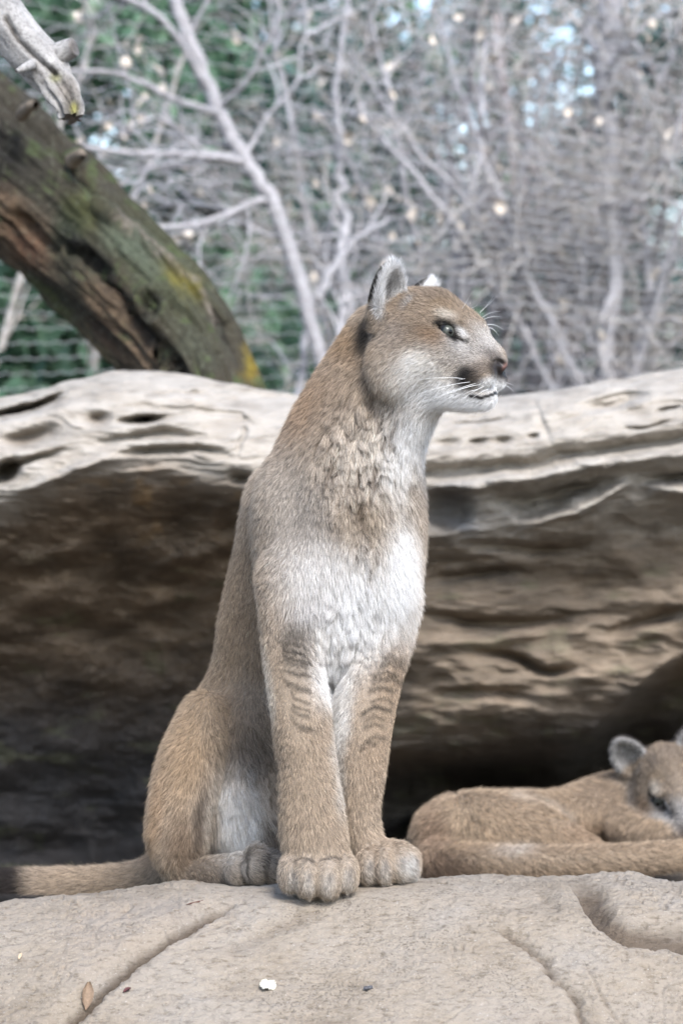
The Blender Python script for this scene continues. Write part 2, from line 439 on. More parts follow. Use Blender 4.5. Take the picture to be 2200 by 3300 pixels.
def make_fur(name, V, F, N, attrs, count, mat, parent, seed=1, width=0.00026, k=5, per_clump=9, jitter=0.30):
    """attrs: dict of per-vertex col(n,3) length flow(n,3) dens lift clump"""
    rng = np.random.default_rng(seed)
    T = np.concatenate([F[:, [0, 1, 2]], F[:, [0, 2, 3]]])
    A = np.linalg.norm(np.cross(V[T[:, 1]] - V[T[:, 0]], V[T[:, 2]] - V[T[:, 0]]), axis=1)
    wgt = A * attrs['dens'][T].mean(1); wgt /= wgt.sum()
    def sample(n):
        f = T[rng.choice(len(T), n, p=wgt)]
        r1 = np.sqrt(rng.random(n)); r2 = rng.random(n); b = np.stack([1 - r1, r1 * (1 - r2), r1 * r2], 1)
        I = lambda x: (x[f] * (b[:, :, None] if x.ndim == 2 else b)).sum(1)
        return {kk: I(v) for kk, v in dict(p=V, n=N, **{q: attrs[q] for q in ('col', 'length', 'flow', 'lift', 'clump', 'tuft')}).items()}
    def strands(S, jit):
        n = len(S['p']); nn = unit(S['n'])
        fl = S['flow'] - (S['flow'] * nn).sum(1, keepdims=True) * nn; fl = unit(fl)
        J = rng.normal(size=(n, 3)) * jit
        d0 = unit(nn * (S['lift'] + 0.25)[:, None] + fl + J); d1 = unit(fl + nn * (S['lift'] * 0.35)[:, None] + J * 0.8 + np.array((0, 0, -0.12)))
        L = S['length'] * (0.6 + 0.65 * rng.random(n))
        t = np.linspace(0, 1, k)[None, :, None]
        P = S['p'][:, None, :] - 0.0006 * nn[:, None, :] + L[:, None, None] * (t * d0[:, None, :] * (1 - 0.5 * t) + 0.5 * t * t * d1[:, None, :])
        return P
    S = sample(count); P = strands(S, jitter)
    ng = max(10, count // per_clump); G = sample(ng); GP = strands(G, jitter * 1.1)
    gb = rng.normal(size=ng)
    kd = KDTree(ng)
    for i, p in enumerate(G['p'].tolist()): kd.insert(p, i)
    kd.balance(); find = kd.find
    near = np.fromiter((find(p)[1] for p in S['p'].tolist()), dtype=np.int64, count=count)
    t = np.linspace(0, 1, k)[None, :, None]
    off = GP[near] - P
    same = (np.linalg.norm(off[:, 0], axis=1) < 0.03)
    P = P + off * (S['clump'] * same)[:, None, None] * t ** 1.3
    nc = max(10, count // 55); Gc = sample(nc); GC = strands(Gc, jitter * 0.9); gcb = rng.normal(size=nc)
    kd = KDTree(nc)
    for i, p in enumerate(Gc['p'].tolist()): kd.insert(p, i)
    kd.balance(); find = kd.find
    nr = np.zeros(count, np.int64); tz = np.flatnonzero(S['tuft'] > 0.04)
    if len(tz): nr[tz] = np.fromiter((find(p)[1] for p in S['p'][tz].tolist()), dtype=np.int64, count=len(tz))
    off = GC[nr] - P; same = np.linalg.norm(off[:, 0], axis=1) < 0.03
    P = P + off * (S['tuft'] * same)[:, None, None] * t ** 1.3
    br = np.exp(0.24 * rng.normal(size=count) + 0.07 * gb[near] + 0.12 * gcb[nr] * S['tuft'])[:, None]
    C = np.clip(S['col'] * br, 0.008, 0.86)
    dk = rng.random(count) < 0.22; C[dk] *= (0.30 + 0.5 * sstep(0.45, 0.7, S['col'].mean(1)))[dk][:, None]
    cu = bpy.data.hair_curves.new(name)
    cu.add_curves([k] * count)
    cu.attributes['position'].data.foreach_set('vector', P.astype(np.float32).ravel())
    rad = cu.attributes.get('radius') or cu.attributes.new('radius', 'FLOAT', 'POINT')
    taper = np.linspace(1, 0.12, k) ** 0.7
    wd = width * (0.7 + 0.6 * rng.random(count))
    rad.data.foreach_set('value', (wd[:, None] * taper[None]).astype(np.float32).ravel())
    a = cu.attributes.new('fur_color', 'FLOAT_VECTOR', 'CURVE'); a.data.foreach_set('vector', C.astype(np.float32).ravel())
    o = add_obj(name, cu, mat, parent); o['kind'] = 'stuff'
    return o

def fur_material(name):
    m = NT(name); c = m.attr('fur_color')
    hi = m.n('HairInfo')
    tip = m.ramp(hi.outputs['Intercept'], [(0.0, (0.72, 0.70, 0.68)), (0.35, (1, 1, 1)), (0.85, (1, 1, 1)), (1.0, (0.8, 0.78, 0.76))])
    col = m.mix(1.0, c, tip, 'MULTIPLY')
    m.l(col, m.bsdf.inputs['Base Color']); m.bsdf.inputs['Roughness'].default_value = 0.55; m.bsdf.inputs['Specular IOR Level'].default_value = 0.2
    tr = m.n('BsdfTranslucent'); m.l(col, tr.inputs[0]); mx = m.n('MixShader'); mx.inputs[0].default_value = 0.22
    m.l(m.bsdf.outputs[0], mx.inputs[1]); m.l(tr.outputs[0], mx.inputs[2]); m.l(mx.outputs[0], m.out.inputs[0])
    return m.m

def skin_material(name):
    m = NT(name); c = m.attr('fur_color'); bare = m.attr('bare', 'Fac')
    m.l(c, m.bsdf.inputs['Base Color'])
    r = m.n('MapRange'); m.l(bare, r.inputs[0]); r.inputs[3].default_value = 0.85; r.inputs[4].default_value = 0.42; m.l(r.outputs[0], m.bsdf.inputs['Roughness'])
    nz = m.noise(m.coords(), 900, 3); b = m.bump(nz, 0.25, 0.0006); m.l(b, m.bsdf.inputs['Normal'])
    return m.m

class Paint:
    """pigment laid over pigment; x, y in reference units"""
    def __init__(s, x, y, base): s.x = x; s.y = y; s.c = np.tile(np.array(base, np.float32), (len(x), 1))
    def alpha(s, x, y, rx, ry, rot=0.0, soft=1.5):
        a = math.radians(rot); dx, dy = s.x - x, s.y - y
        u = (dx * math.cos(a) + dy * math.sin(a)) / rx; v = (-dx * math.sin(a) + dy * math.cos(a)) / ry
        return np.exp(-(u * u + v * v) ** soft)
    def dab(s, x, y, rx, ry, col, a=1.0, rot=0.0, soft=1.5, mask=None):
        w = s.alpha(x, y, rx, ry, rot, soft) * a
        if mask is not None: w = w * mask
        s.c += w[:, None] * (np.array(col, np.float32) - s.c)
    def line(s, pts, r, col, a=1.0, mask=None):
        p = np.asarray(pts, float); best = np.full(len(s.x), 1e9)
        for (x0, y0), (x1, y1) in zip(p[:-1], p[1:]):
            t = np.clip(((s.x - x0) * (x1 - x0) + (s.y - y0) * (y1 - y0)) / ((x1 - x0) ** 2 + (y1 - y0) ** 2 + 1e-9), 0, 1)
            best = np.minimum(best, np.hypot(s.x - x0 - t * (x1 - x0), s.y - y0 - t * (y1 - y0)))
        w = np.exp(-(best / r) ** 2) * a
        if mask is not None: w = w * mask
        s.c += w[:, None] * (np.array(col, np.float32) - s.c)

TAN = (0.43, 0.345, 0.262); WARM = (0.445, 0.345, 0.245); GREY = (0.45, 0.41, 0.365); WHITE = (0.85, 0.845, 0.835)
CREAM = (0.66, 0.60, 0.52); DARK = (0.055, 0.045, 0.04); RUFOUS = (0.33, 0.19, 0.095); BROWN = (0.27, 0.19, 0.125)
MOUSE = (0.36, 0.33, 0.30); INK = (0.02, 0.018, 0.017)

def head_paint(p, m):
    """p Paint in the near-side head frame, m mask of head verts"""
    D_ = lambda *a, **k: p.dab(*a, mask=m, **k)
    D_(1370, 1000, 190, 110, (0.335, 0.265, 0.20), 0.9)                 # crown
    D_(1330, 1090, 110, 55, (0.31, 0.24, 0.175), 0.8, rot=20)           # temple
    D_(1340, 1060, 90, 22, (0.22, 0.165, 0.12), 0.6, rot=12)
    D_(1255, 1070, 60, 60, (0.36, 0.31, 0.265), 0.7)
    D_(1395, 1085, 46, 26, (0.31, 0.205, 0.125), 0.7, rot=30)
    D_(1425, 985, 45, 30, (0.40, 0.30, 0.20), 0.6)
    D_(1400, 945, 60, 20, (0.25, 0.195, 0.15), 0.6, rot=15)
    D_(1245, 1200, 60, 90, (0.50, 0.42, 0.335), 0.7)
    D_(1360, 1215, 110, 90, (0.76, 0.73, 0.69), 0.95)
    D_(1340, 1170, 50, 45, (0.80, 0.77, 0.72), 0.8)
    D_(1430, 1290, 140, 60, WHITE, 1.0)
    D_(1500, 1130, 85, 60, (0.50, 0.475, 0.45), 0.85)                   # side of the muzzle
    D_(1480, 1112, 44, 22, (0.62, 0.60, 0.58), 0.7, rot=35)
    D_(1570, 1090, 70, 40, (0.58, 0.55, 0.52), 0.9, rot=52)             # bridge
    D_(1525, 1003, 60, 26, (0.38, 0.30, 0.225), 0.8, rot=35)
    D_(1440, 1015, 40, 18, (0.62, 0.56, 0.48), 0.8, rot=20)
    D_(1488, 1068, 32, 13, (0.84, 0.82, 0.80), 1.0, rot=40)             # pale spot before the eye
    D_(1592, 1148, 38, 20, (0.19, 0.165, 0.15), 0.85, rot=30)           # above the nostril
    D_(1540, 1188, 52, 20, (0.19, 0.155, 0.13), 0.8, rot=-15)
    D_(1500, 1216, 36, 40, (0.015, 0.013, 0.012), 1.0, soft=2.2)         # black mark at the whisker pad
    D_(1532, 1226, 30, 26, (0.10, 0.08, 0.065), 0.85)
    D_(1584, 1236, 44, 27, (0.86, 0.86, 0.86), 1.0, rot=-18, soft=2)            # white lip
    D_(1622, 1245, 16, 26, (0.86, 0.86, 0.86), 1.0)
    D_(1555, 1310, 70, 30, (0.86, 0.86, 0.86), 1.0)
    D_(1594, 1286, 30, 22, (0.86, 0.86, 0.86), 1.0)
    D_(1568, 1290, 30, 6, (0.40, 0.39, 0.38), 0.5, rot=-15)
    # eye rim, tear line
    p.line([(1408, 1042), (1425, 1038), (1445, 1042), (1462, 1056), (1472, 1080), (1470, 1094)], 11, INK, 1.0, mask=m)
    p.line([(1410, 1044), (1428, 1066), (1448, 1086), (1472, 1096)], 6, INK, 0.95, mask=m)
    p.line([(1470, 1090), (1490, 1096), (1507, 1102)], 7, INK, 0.8, mask=m)
    # nose
    D_(1612, 1186, 38, 36, (0.018, 0.015, 0.015), 1.0, soft=3)
    D_(1631, 1190, 14, 24, (0.20, 0.115, 0.10), 1.0, rot=15, soft=2.0)

def ear_masks(q, n_loc):
    """local head coords -> (is ear, inside)"""
    q = q.copy(); sg = np.sign(q[:, 1]); q[:, 1] = np.abs(q[:, 1]); n = n_loc.copy(); n[:, 1] *= sg
    e = (q - EAR_B) @ ER; t = e[:, 2] / EAR_LEN; inside_ = lambda n: sstep(-0.15, 0.3, (n @ ER)[:, 1])
    isear = sstep(0.14, 0.30, t) * np.maximum(inside_(n), sstep(20, -5, e[:, 1])) * (t < 1.2) * (np.abs(e[:, 0]) < 90) * (np.abs(e[:, 1]) < 75)
    no = n @ ER
    inside = np.maximum(sstep(-0.15, 0.3, no[:, 1]), 0 * t)
    return isear.astype(np.float32), inside.astype(np.float32), t, e

def head_common(H, V, N, p, x, y, px, py):
    """returns mirrored px,py for head verts and a head mask"""
    q = H.loc(V.astype(np.float32)); hs = head_sdf(q)
    m = sstep(26, 4, hs) * (q[:, 0] > -260)
    return q, hs, m
# ================================================================== ground
def interp(x, pts):
    p = np.asarray(pts, float); return np.interp(x, p[:, 0], p[:, 1])
def smooth_interp(x, pts, w):
    return (interp(x - w, pts) + 2 * interp(x - w / 2, pts) + 2 * interp(x, pts) + 2 * interp(x + w / 2, pts) + interp(x + w, pts)) / 8

def ground():
    xs = np.concatenate([[-400, -150, -60, -25, -12], np.linspace(-6, 6, 90), [12, 25, 60, 150, 400]])
    ys = np.concatenate([[-400, -150, -60, -25, -12, -6], np.linspace(-3, 14, 110), [18, 25, 60, 150, 400]])
    X, Y = np.meshgrid(xs, ys, indexing='ij')
    den = 0.18 + 0.24 * sstep(-0.05, 0.22, X)
    Z = np.where(Y < 0.9, smooth_interp(Y, [(-1.4, 0), (-0.6, 0.0), (0.3, 0.10), (0.9, 0.18)], 0.2) / 0.18 * den * (Y > -1.2), 0)
    Z = np.where(Y >= 0.9, den + (1 - den) * sstep(3.3, 5.0, Y), Z)
    Z = Z + 0.02 * fbm(np.stack([X * 2, Y * 2, X * 0], -1), 4)
    me = mesh_np('ground', np.stack([X, Y, Z], -1).reshape(-1, 3), grid_faces(len(xs), len(ys)))
    m = NT('ground_soil'); c = m.coords()
    n1 = m.noise(c, 6, 8, 0.65); col = m.ramp(n1, [(0.3, (0.035, 0.028, 0.022)), (0.55, (0.065, 0.052, 0.04)), (0.75, (0.12, 0.10, 0.078))])
    m.l(col, m.bsdf.inputs['Base Color']); m.bsdf.inputs['Roughness'].default_value = 0.95
    m.l(m.bump(m.noise(c, 60, 6), 0.6, 0.01), m.bsdf.inputs['Normal'])
    tag(add_obj('ground', me, m.m), kind='structure')
ground()

# ================================================================== rock ledge the puma sits on
CREST = [(-900,-.05),(-300,-.04),(0,-.034),(300,-.020),(540,-.006),(900,0),(1150,0.002),(1330,.010),(1430,.013),(1700,.010),(1960,.013),(2050,.008),(2100,.000),(2200,-.002),(2500,-.006),(3200,-.02)]
PROF = [(-1.6,0.0),(-1.25,0.02),(-.95,.12),(-.6,.29),(-.36,.42),(-.2,.515),(-.12,.556),(-.06,.580),(0,.590),(.08,.592),(.16,.587),(.3,.560),(.5,.492),(.75,.42),(1.1,.36)]
def seg_dist(x, y, pts):
    p = np.asarray(pts, float); best = np.full(x.shape, 1e9); side = np.zeros(x.shape); par = np.zeros(x.shape)
    for i, ((x0, y0), (x1, y1)) in enumerate(zip(p[:-1], p[1:])):
        dx, dy = x1 - x0, y1 - y0; L = math.hypot(dx, dy)
        t = np.clip(((x - x0) * dx + (y - y0) * dy) / (L * L), 0, 1)
        dd = np.hypot(x - x0 - t * dx, y - y0 - t * dy); m = dd < best
        best = np.where(m, dd, best); side = np.where(m, ((x - x0) * dy - (y - y0) * dx) / L, side); par = np.where(m, (i + t) / (len(p) - 1), par)
    return best, side, par
def rock():
    xs = np.concatenate([np.linspace(-2.2, -0.66, 60), np.linspace(-0.65, 0.65, 620), np.linspace(0.66, 2.2, 60)])
    ys = np.concatenate([np.linspace(-1.6, -0.45, 60), np.linspace(-0.44, 0.24, 440), np.linspace(0.25, 1.1, 50)])
    X, Y = np.meshgrid(xs, ys, indexing='ij')
    s = (D + Y) / D; pxx = X / (MPP * s) + 1100
    Z = smooth_interp(Y, PROF, 0.05) + smooth_interp(pxx, CREST, 40)
    P = np.stack([X, Y, Z], -1)
    Z = Z + 0.016 * fbm(P * np.array((3.5, 5, 5)) + 4, 3)
    a, b = to_px(np.stack([X, Y, Z], -1).reshape(-1, 3)); a = a.reshape(X.shape); b = b.reshape(X.shape)
    wx = fbm(np.stack([a, b, a * 0], -1) / 70 + 5, 3) * 14; wy = fbm(np.stack([a, b, a * 0], -1) / 70 + 50, 3) * 10
    A, B = a + wx, b + wy
    dz = np.zeros(X.shape)
    # long crevice on the left, raised block on its upper side
    d, sd_, t = seg_dist(A, B, [(790, 2900), (690, 2945), (560, 3015), (430, 3105), (330, 3190), (230, 3290), (120, 3400)])
    fade = sstep(0.0, 0.22, t) * (0.55 + 0.45 * t)
    dz -= (0.016 * np.exp(-(d / 22) ** 2) + 0.022 * np.exp(-(d / 8) ** 2)) * fade
    up = sstep(-4, 50, sd_) * np.exp(-(d / 190) ** 2)
    dz += 0.020 * (up if up[np.unravel_index(np.argmin(np.abs(a - 350) + np.abs(b - 3000)), a.shape)] > 0.1 else sstep(-4, 50, -sd_) * np.exp(-(d / 190) ** 2)) * fade
    dz += (0.0050 * fbm(np.stack([a / 17, b / 12, a * 0 + 2], -1), 3) * np.exp(-(d / 34) ** 2) + 0.0022 * ridge(np.stack([a / 30, b / 14, a * 0 + 6], -1), 3) * np.exp(-(d / 90) ** 2)) * fade
    # small broken edge above it
    d, sd_, t = seg_dist(A, B, [(420, 2935), (370, 2975), (310, 3010)]); dz -= 0.006 * np.exp(-(d / 9) ** 2)
    d, sd_, t = seg_dist(A, B, [(760, 2960), (690, 2990), (640, 3015)]); dz -= 0.003 * np.exp(-(d / 8) ** 2)
    # faint fold in the middle
    d, sd_, t = seg_dist(A, B, [(760, 3060), (880, 2990), (1010, 2940)]); dz -= 0.006 * np.exp(-(d / 26) ** 2)
    # right-hand groove
    d, sd_, t = seg_dist(A, B, [(1610, 2960), (1640, 3005), (1720, 3070), (1790, 3140), (1850, 3215), (1880, 3290)]); dz -= (0.007 * np.exp(-(d / 22) ** 2) + 0.005 * np.exp(-(d / 8) ** 2)) * sstep(0, 0.25, t)
    dz += 0.0034 * fbm(np.stack([a / 16, b / 12, a * 0 + 4], -1), 3) * np.exp(-(d / 50) ** 2)
    d, sd_, t = seg_dist(A, B, [(1745, 2895), (1790, 2930)]); dz -= 0.005 * np.exp(-(d / 14) ** 2)
    # thin crack
    d, sd_, t = seg_dist(A, B, [(1880, 3110), (1925, 3190), (1975, 3260), (2010, 3320)]); dz -= 0.0045 * np.exp(-(d / 5) ** 2)
    d, sd_, t = seg_dist(A, B, [(1420, 3300), (1470, 3265), (1510, 3245)]); dz -= 0.003 * np.exp(-(d / 5) ** 2)
    d, sd_, t = seg_dist(A, B, [(2135, 3180), (2135, 3330)]); dz -= 0.002 * np.exp(-(d / 5) ** 2)
    # scooped hollow on the right with a sharp left lip
    d, sd_, t = seg_dist(A, B, [(1880, 2925), (1925, 2990), (1990, 3035), (2090, 3060), (2200, 3075), (2330, 3080)])
    inside = sstep(-3, 12, sd_ if True else 0)
    i0 = np.unravel_index(np.argmin(np.abs(a - 2060) + np.abs(b - 2980)), a.shape)
    sg = sd_ if sd_[i0] > 0 else -sd_
    dz -= 0.034 * sstep(-3, 14, sg) * np.exp(-(d / 60) ** 2)
    # ledge under the lip
    dz += 0.008 * sstep(0, 30, -sg) * np.exp(-(d / 110) ** 2)
    # surface roughness: horizontal trowel streaks, pits
    Pn = np.stack([a, b, a * 0], -1)
    vis = sstep(-0.6, -0.4, Y)
    dz += vis * (0.0038 * fbm(Pn * np.array((1 / 60, 1 / 22, 1)) + 3, 4) + 0.0016 * ridge(Pn * np.array((1 / 26, 1 / 9, 1)) + 8, 3))
    pit = fbm(Pn / np.array((16, 11, 1)) + 71, 2); zone = sstep(-0.05, 0.35, fbm(Pn / 190 + 21, 2))
    dz -= vis * (0.0040 * sstep(0.24, 0.55, pit) * (0.25 + 0.75 * zone) + 0.0020 * sstep(0.30, 0.6, fbm(Pn / np.array((34, 15, 1)) + 33, 3)))
    flat = np.exp(-(((a - 1080) / 330) ** 2 + ((b - 2870) / 60) ** 2) ** 2)
    Z = Z + dz * (1 - 0.75 * flat)
    V = np.stack([X, Y, Z], -1).reshape(-1, 3)
    me = mesh_np('rock_ledge', V, grid_faces(len(xs), len(ys)))
    set_attr(me, 'dirt', np.clip((-dz * 75 - 0.12), 0, 1).ravel())  # mask that grows with depth below the surface, for a darker stone tone
    m = NT('ledge_stone'); c = m.coords(); cs = m.coords((1, 1, 3.2))
    n1 = m.noise(c, 5.5, 7, 0.6); n2 = m.noise(cs, 55, 8, 0.7); n3 = m.noise(c, 190, 5, 0.75)
    col = m.ramp(n1, [(0.28, (0.170, 0.139, 0.104)), (0.45, (0.230, 0.195, 0.153)), (0.58, (0.242, 0.211, 0.173)), (0.75, (0.210, 0.190, 0.165))])
    col = m.mix(m.ramp(n2, [(0.35, (0, 0, 0)), (0.7, (0.75, 0.75, 0.75))]), col, m.mix(1.0, col, (1.28, 1.27, 1.27), 'MULTIPLY'))
    col = m.mix(m.ramp(n2, [(0.33, (0.8, 0.8, 0.8)), (0.47, (0, 0, 0))]), col, m.mix(1.0, col, (0.52, 0.48, 0.44), 'MULTIPLY'))
    n5 = m.noise(c, 2.6, 4, 0.6); col = m.mix(m.ramp(n5, [(0.5, (0, 0, 0)), (0.7, (0.55, 0.55, 0.55))]), col, (0.225, 0.178, 0.135))
    spk = m.ramp(m.noise(c, 260, 3, 0.6), [(0.32, (0.75, 0.75, 0.75)), (0.44, (0, 0, 0))]); zz = m.ramp(m.noise(c, 9, 4, 0.6), [(0.42, (0.1, 0.1, 0.1)), (0.62, (1, 1, 1))]); spk = m.mix(1.0, spk, zz, 'MULTIPLY'); col = m.mix(spk, col, (0.10, 0.085, 0.072))
    spw = m.ramp(m.noise(m.coords((1, 1, 1.7)), 300, 2, 0.5), [(0.66, (0, 0, 0)), (0.74, (0.6, 0.6, 0.6))]); col = m.mix(spw, col, (0.46, 0.44, 0.42))
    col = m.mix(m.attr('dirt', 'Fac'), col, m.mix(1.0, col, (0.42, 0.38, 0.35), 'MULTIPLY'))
    m.l(col, m.bsdf.inputs['Base Color']); m.bsdf.inputs['Roughness'].default_value = 0.88
    h = m.math('ADD', m.math('MULTIPLY', n2, 0.7), m.math('MULTIPLY', n3, 0.5)); h = m.math('SUBTRACT', h, m.math('MULTIPLY', spk, 0.25))
    m.l(m.bump(h, 1.0, 0.007), m.bsdf.inputs['Normal'])
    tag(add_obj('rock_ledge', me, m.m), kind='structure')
rock()

# ================================================================== the great weathered log
LTOP = [(-1500,1500),(-700,1420),(-300,1350),(0,1288),(150,1252),(290,1215),(390,1197),(520,1202),(640,1215),(760,1242),(860,1258),(1000,1282),(1300,1300),(1500,1290),(1640,1278),(1760,1266),(1900,1240),(2060,1212),(2200,1186),(2500,1140),(2900,1090),(3700,1060)]
PL = [(0,1.95),(30,1.84),(70,1.76),(180,1.68),(260,1.66),(330,1.69),(420,1.80),(560,1.98),(780,2.24),(1050,2.45),(1500,2.66),(1800,2.66)]
PR = [(0,1.95),(30,1.85),(80,1.77),(180,1.71),(250,1.69),(290,1.74),(420,1.80),(500,1.92),(640,1.97),(840,1.98),(1000,2.04),(1120,2.16),(1200,2.45),(1280,2.8),(1500,2.95),(1800,2.95)]
def log():
    us = np.concatenate([np.linspace(-1500, -140, 120), np.linspace(-130, 2330, 640), np.linspace(2340, 3700, 120)])
    vb = np.array([-260, -200, -150, -110, -75, -48, -28, -14, -5]); vf = np.concatenate([np.linspace(0, 560, 300), np.linspace(564, 1500, 250), np.linspace(1510, 1800, 20)])
    top = smooth_interp(us, LTOP, 30)[:, None] + 7 * fbm(np.stack([us / 70, us * 0, us * 0], -1), 3)[:, None]
    A = np.repeat(us[:, None], len(vf), 1); Vv = np.repeat(vf[None], len(us), 0); B = top + Vv
    N2 = lambda sx, sy, o=0, f=fbm, k=4: f(np.stack([A / sx, B / sy, A * 0 + o], -1), k)
    mixr = sstep(900, 1350, A)
    wv = 26 * N2(260, 120, 3)
    d = smooth_interp(Vv + wv, PL, 14) * (1 - mixr) + smooth_interp(Vv + wv, PR, 14) * mixr
    # den opening deepens to the right
    den = sstep(-60, 60, B - (2480 - 0.00 * A - 330 * sstep(1750, 2250, A))) * sstep(1150, 1500, A); d += 0.5 * den
    wa, wb = 18 * N2(90, 60, 11), 12 * N2(90, 60, 12)
    def groove(pts, w, dep, t0=0.38, t1=0.6):
        nonlocal d
        q, sd_, t = seg_dist(A + wa, B + wb, pts); d = d + dep * np.exp(-(q / w) ** 2) * sstep(0, t0, t) * (1 - sstep(t1, 1, t))
        return q
    def pit(x, y, rx, ry, dep, rot=0, soft=2.0):
        nonlocal d
        a = math.radians(rot); dx, dy = A + wa * 0.5 - x, B + wb * 0.5 - y
        u = (dx * math.cos(a) + dy * math.sin(a)) / rx; v = (-dx * math.sin(a) + dy * math.cos(a)) / ry
        g = np.exp(-(u * u + v * v) ** soft); d = d + dep * g; return g
    # right-hand strata
    groove([(1300, 1535), (1500, 1525), (1700, 1500), (1850, 1466), (2000, 1445), (2250, 1405), (2600, 1350)], 26, 0.075, 0.02, 0.98)
    groove([(1300, 1570), (1560, 1560), (1780, 1530), (2000, 1490), (2250, 1470), (2600, 1440)], 30, -0.035, 0.02, 0.98)
    groove([(1560, 1620), (1700, 1610), (1860, 1570), (2010, 1535)], 24, 0.11)
    groove([(1620, 1650), (1740, 1640), (1860, 1600)], 22, 0.06)
    groove([(2060, 1550), (2200, 1535), (2500, 1490)], 14, 0.09)
    groove([(1600, 1700), (1800, 1668), (1920, 1625), (2000, 1570), (2060, 1530)], 16, -0.06)
    groove([(2040, 1560), (2200, 1590), (2500, 1600)], 20, -0.05)
    pit(1440, 1640, 75, 62, 0.07, 20)
    groove([(1440, 1750), (1600, 1760), (1780, 1770), (1950, 1760)], 18, 0.06)
    groove([(1350, 1860), (1560, 1850), (1750, 1840)], 16, 0.05); groove([(1300, 1980), (1500, 2000), (1700, 2010), (1900, 1990)], 16, 0.06)
    groove([(1500, 2090), (1640, 2110), (1760, 2165), (1900, 2150)], 15, 0.08); groove([(1300, 2060), (1450, 2075), (1620, 2060)], 22, -0.03)
    groove([(1700, 1960), (1950, 1950), (2250, 1930)], 22, -0.03); groove([(1350, 2240), (1560, 2230), (1750, 2260)], 18, 0.05)
    groove([(1900, 2050), (2080, 2000), (2250, 1960)], 20, 0.06)
    # crest of the right side: knot, crack, small holes
    pit(1980, 1292, 105, 22, 0.05, -12); groove([(1880, 1315), (1980, 1300), (2090, 1268)], 10, 0.025)
    groove([(1705, 1275), (1722, 1320), (1740, 1370), (1768, 1420), (1790, 1452)], 12, 0.014)
    for x, y, rx, ry in ((1442, 1426, 42, 15), (1540, 1420, 26, 9), (1617, 1422, 26, 11), (1365, 1434, 14, 10), (1715, 1405, 18, 9)): pit(x, y, rx, ry, 0.03, -4, 1.1)
    groove([(1400, 1365), (1560, 1355), (1680, 1350)], 5, 0.02); groove([(1980, 1385), (2080, 1375), (2180, 1350)], 5, 0.02); groove([(2100, 1330), (2200, 1310)], 6, 0.03)
    # left side: slots and holes
    s1 = pit(455, 1352, 60, 12, 0.10, -3, 1.4); s2 = pit(318, 1352, 40, 20, 0.05, -8, 1.1); s3 = pit(95, 1412, 84, 26, 0.08, -14, 1.1)
    s4 = pit(60, 1322, 150, 16, 0.09, -13, 1.2); pit(150, 1290, 60, 12, 0.06, -25); pit(20, 1520, 50, 30, 0.14, -30)
    groove([(440, 1270), (560, 1262), (640, 1268), (700, 1258)], 10, 0.025); groove([(590, 1310), (690, 1330), (780, 1340), (830, 1380)], 9, 0.02)
    groove([(620, 1245), (625, 1275)], 10, 0.02); groove([(770, 1330), (785, 1400), (760, 1480)], 10, 0.02)
    groove([(250, 1430), (340, 1425), (480, 1400), (620, 1400), (780, 1430)], 14, 0.035); groove([(-200, 1610), (0, 1520), (120, 1480), (260, 1440)], 10, 0.06)
    groove([(0, 1600), (150, 1545), (300, 1500), (420, 1455)], 18, -0.05); groove([(330, 1470), (480, 1450), (640, 1450), (800, 1480)], 12, 0.05)
    groove([(540, 1740), (600, 1775), (560, 1800)], 10, -0.03); groove([(720, 1530), (850, 1550)], 14, 0.06)
    groove([(430, 1880), (560, 1800), (700, 1770), (800, 1720)], 22, -0.05); groove([(0, 1840), (180, 1790), (330, 1740)], 30, -0.06)
    # weathered grain
    slope = 0.16 * (A - 1200) * mixr * 1.0
    Bg = B + np.where(A > 1000, 0.16 * (A - 1300) * sstep(2000, 1500, B), -0.22 * (A - 420) ** 2 / 900 * 0.5 * sstep(1750, 1450, B) * -1)
    wq = 0.6 * N2(140, 90, 91, fbm, 2); g1 = ridge(np.stack([A / 260, Bg / 58 + wq, A * 0], -1), 3); g2 = fbm(np.stack([A / 60, Bg / 12, A * 0 + 5], -1), 3)
    cav = sstep(330, 420, Vv) * (1 - mixr)
    gi = fbm(np.stack([A / 120, B / 80, A * 0 + 77], -1), 4)
    d += -0.010 * g1 * (1 - 0.85 * cav) - 0.035 * gi * cav - 0.002 * g1 * (0.9 * mixr * sstep(300, 500, Vv)) - 0.004 * g2
    d += 0.06 * N2(230, 160, 31, fbm, 3) * sstep(350, 500, Vv)
    s = (D + d) / D
    X = (A - 1100) * MPP * s; Zz = CAMZ + (1650 - B) * MPP * s
    front = np.stack([X, d, Zz], -1)
    # over the crest and down the back
    f0 = front[:, :1]; o = -vb[None, :] / 260.0
    back = np.stack([np.repeat(f0[..., 0], len(vb), 1), f0[..., 1] + 0.42 * o, f0[..., 2] - 0.16 * o ** 2 + 0.02 * np.sin(o * 3.14)], -1)
    V = np.concatenate([back, front], 1); nv = V.shape[1]
    F = grid_faces(len(us), nv)
    hole = np.concatenate([np.zeros((len(us), len(vb))), np.maximum(sstep(0.9, 0.95, s1), sstep(0.8, 0.9, s4) * (A < 110))], 1).ravel()
    F = F[(hole[F] < 0.5).all(1)]
    me = mesh_np('fallen_log', V.reshape(-1, 3), F)
    # pigment: bleached crest, stained belly; shade painted in deep down
    AA = A + 30 * N2(150, 90, 44); BB = B + 35 * N2(120, 60, 45)
    nb = len(vb)
    c = Paint(AA.ravel(), BB.ravel(), (0.285, 0.260, 0.226))
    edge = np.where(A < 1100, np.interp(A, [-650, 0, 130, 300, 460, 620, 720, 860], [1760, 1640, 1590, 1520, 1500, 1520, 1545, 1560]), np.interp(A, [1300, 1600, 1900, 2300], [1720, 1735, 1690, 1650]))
    st = sstep(-70, 120, BB - edge).ravel()
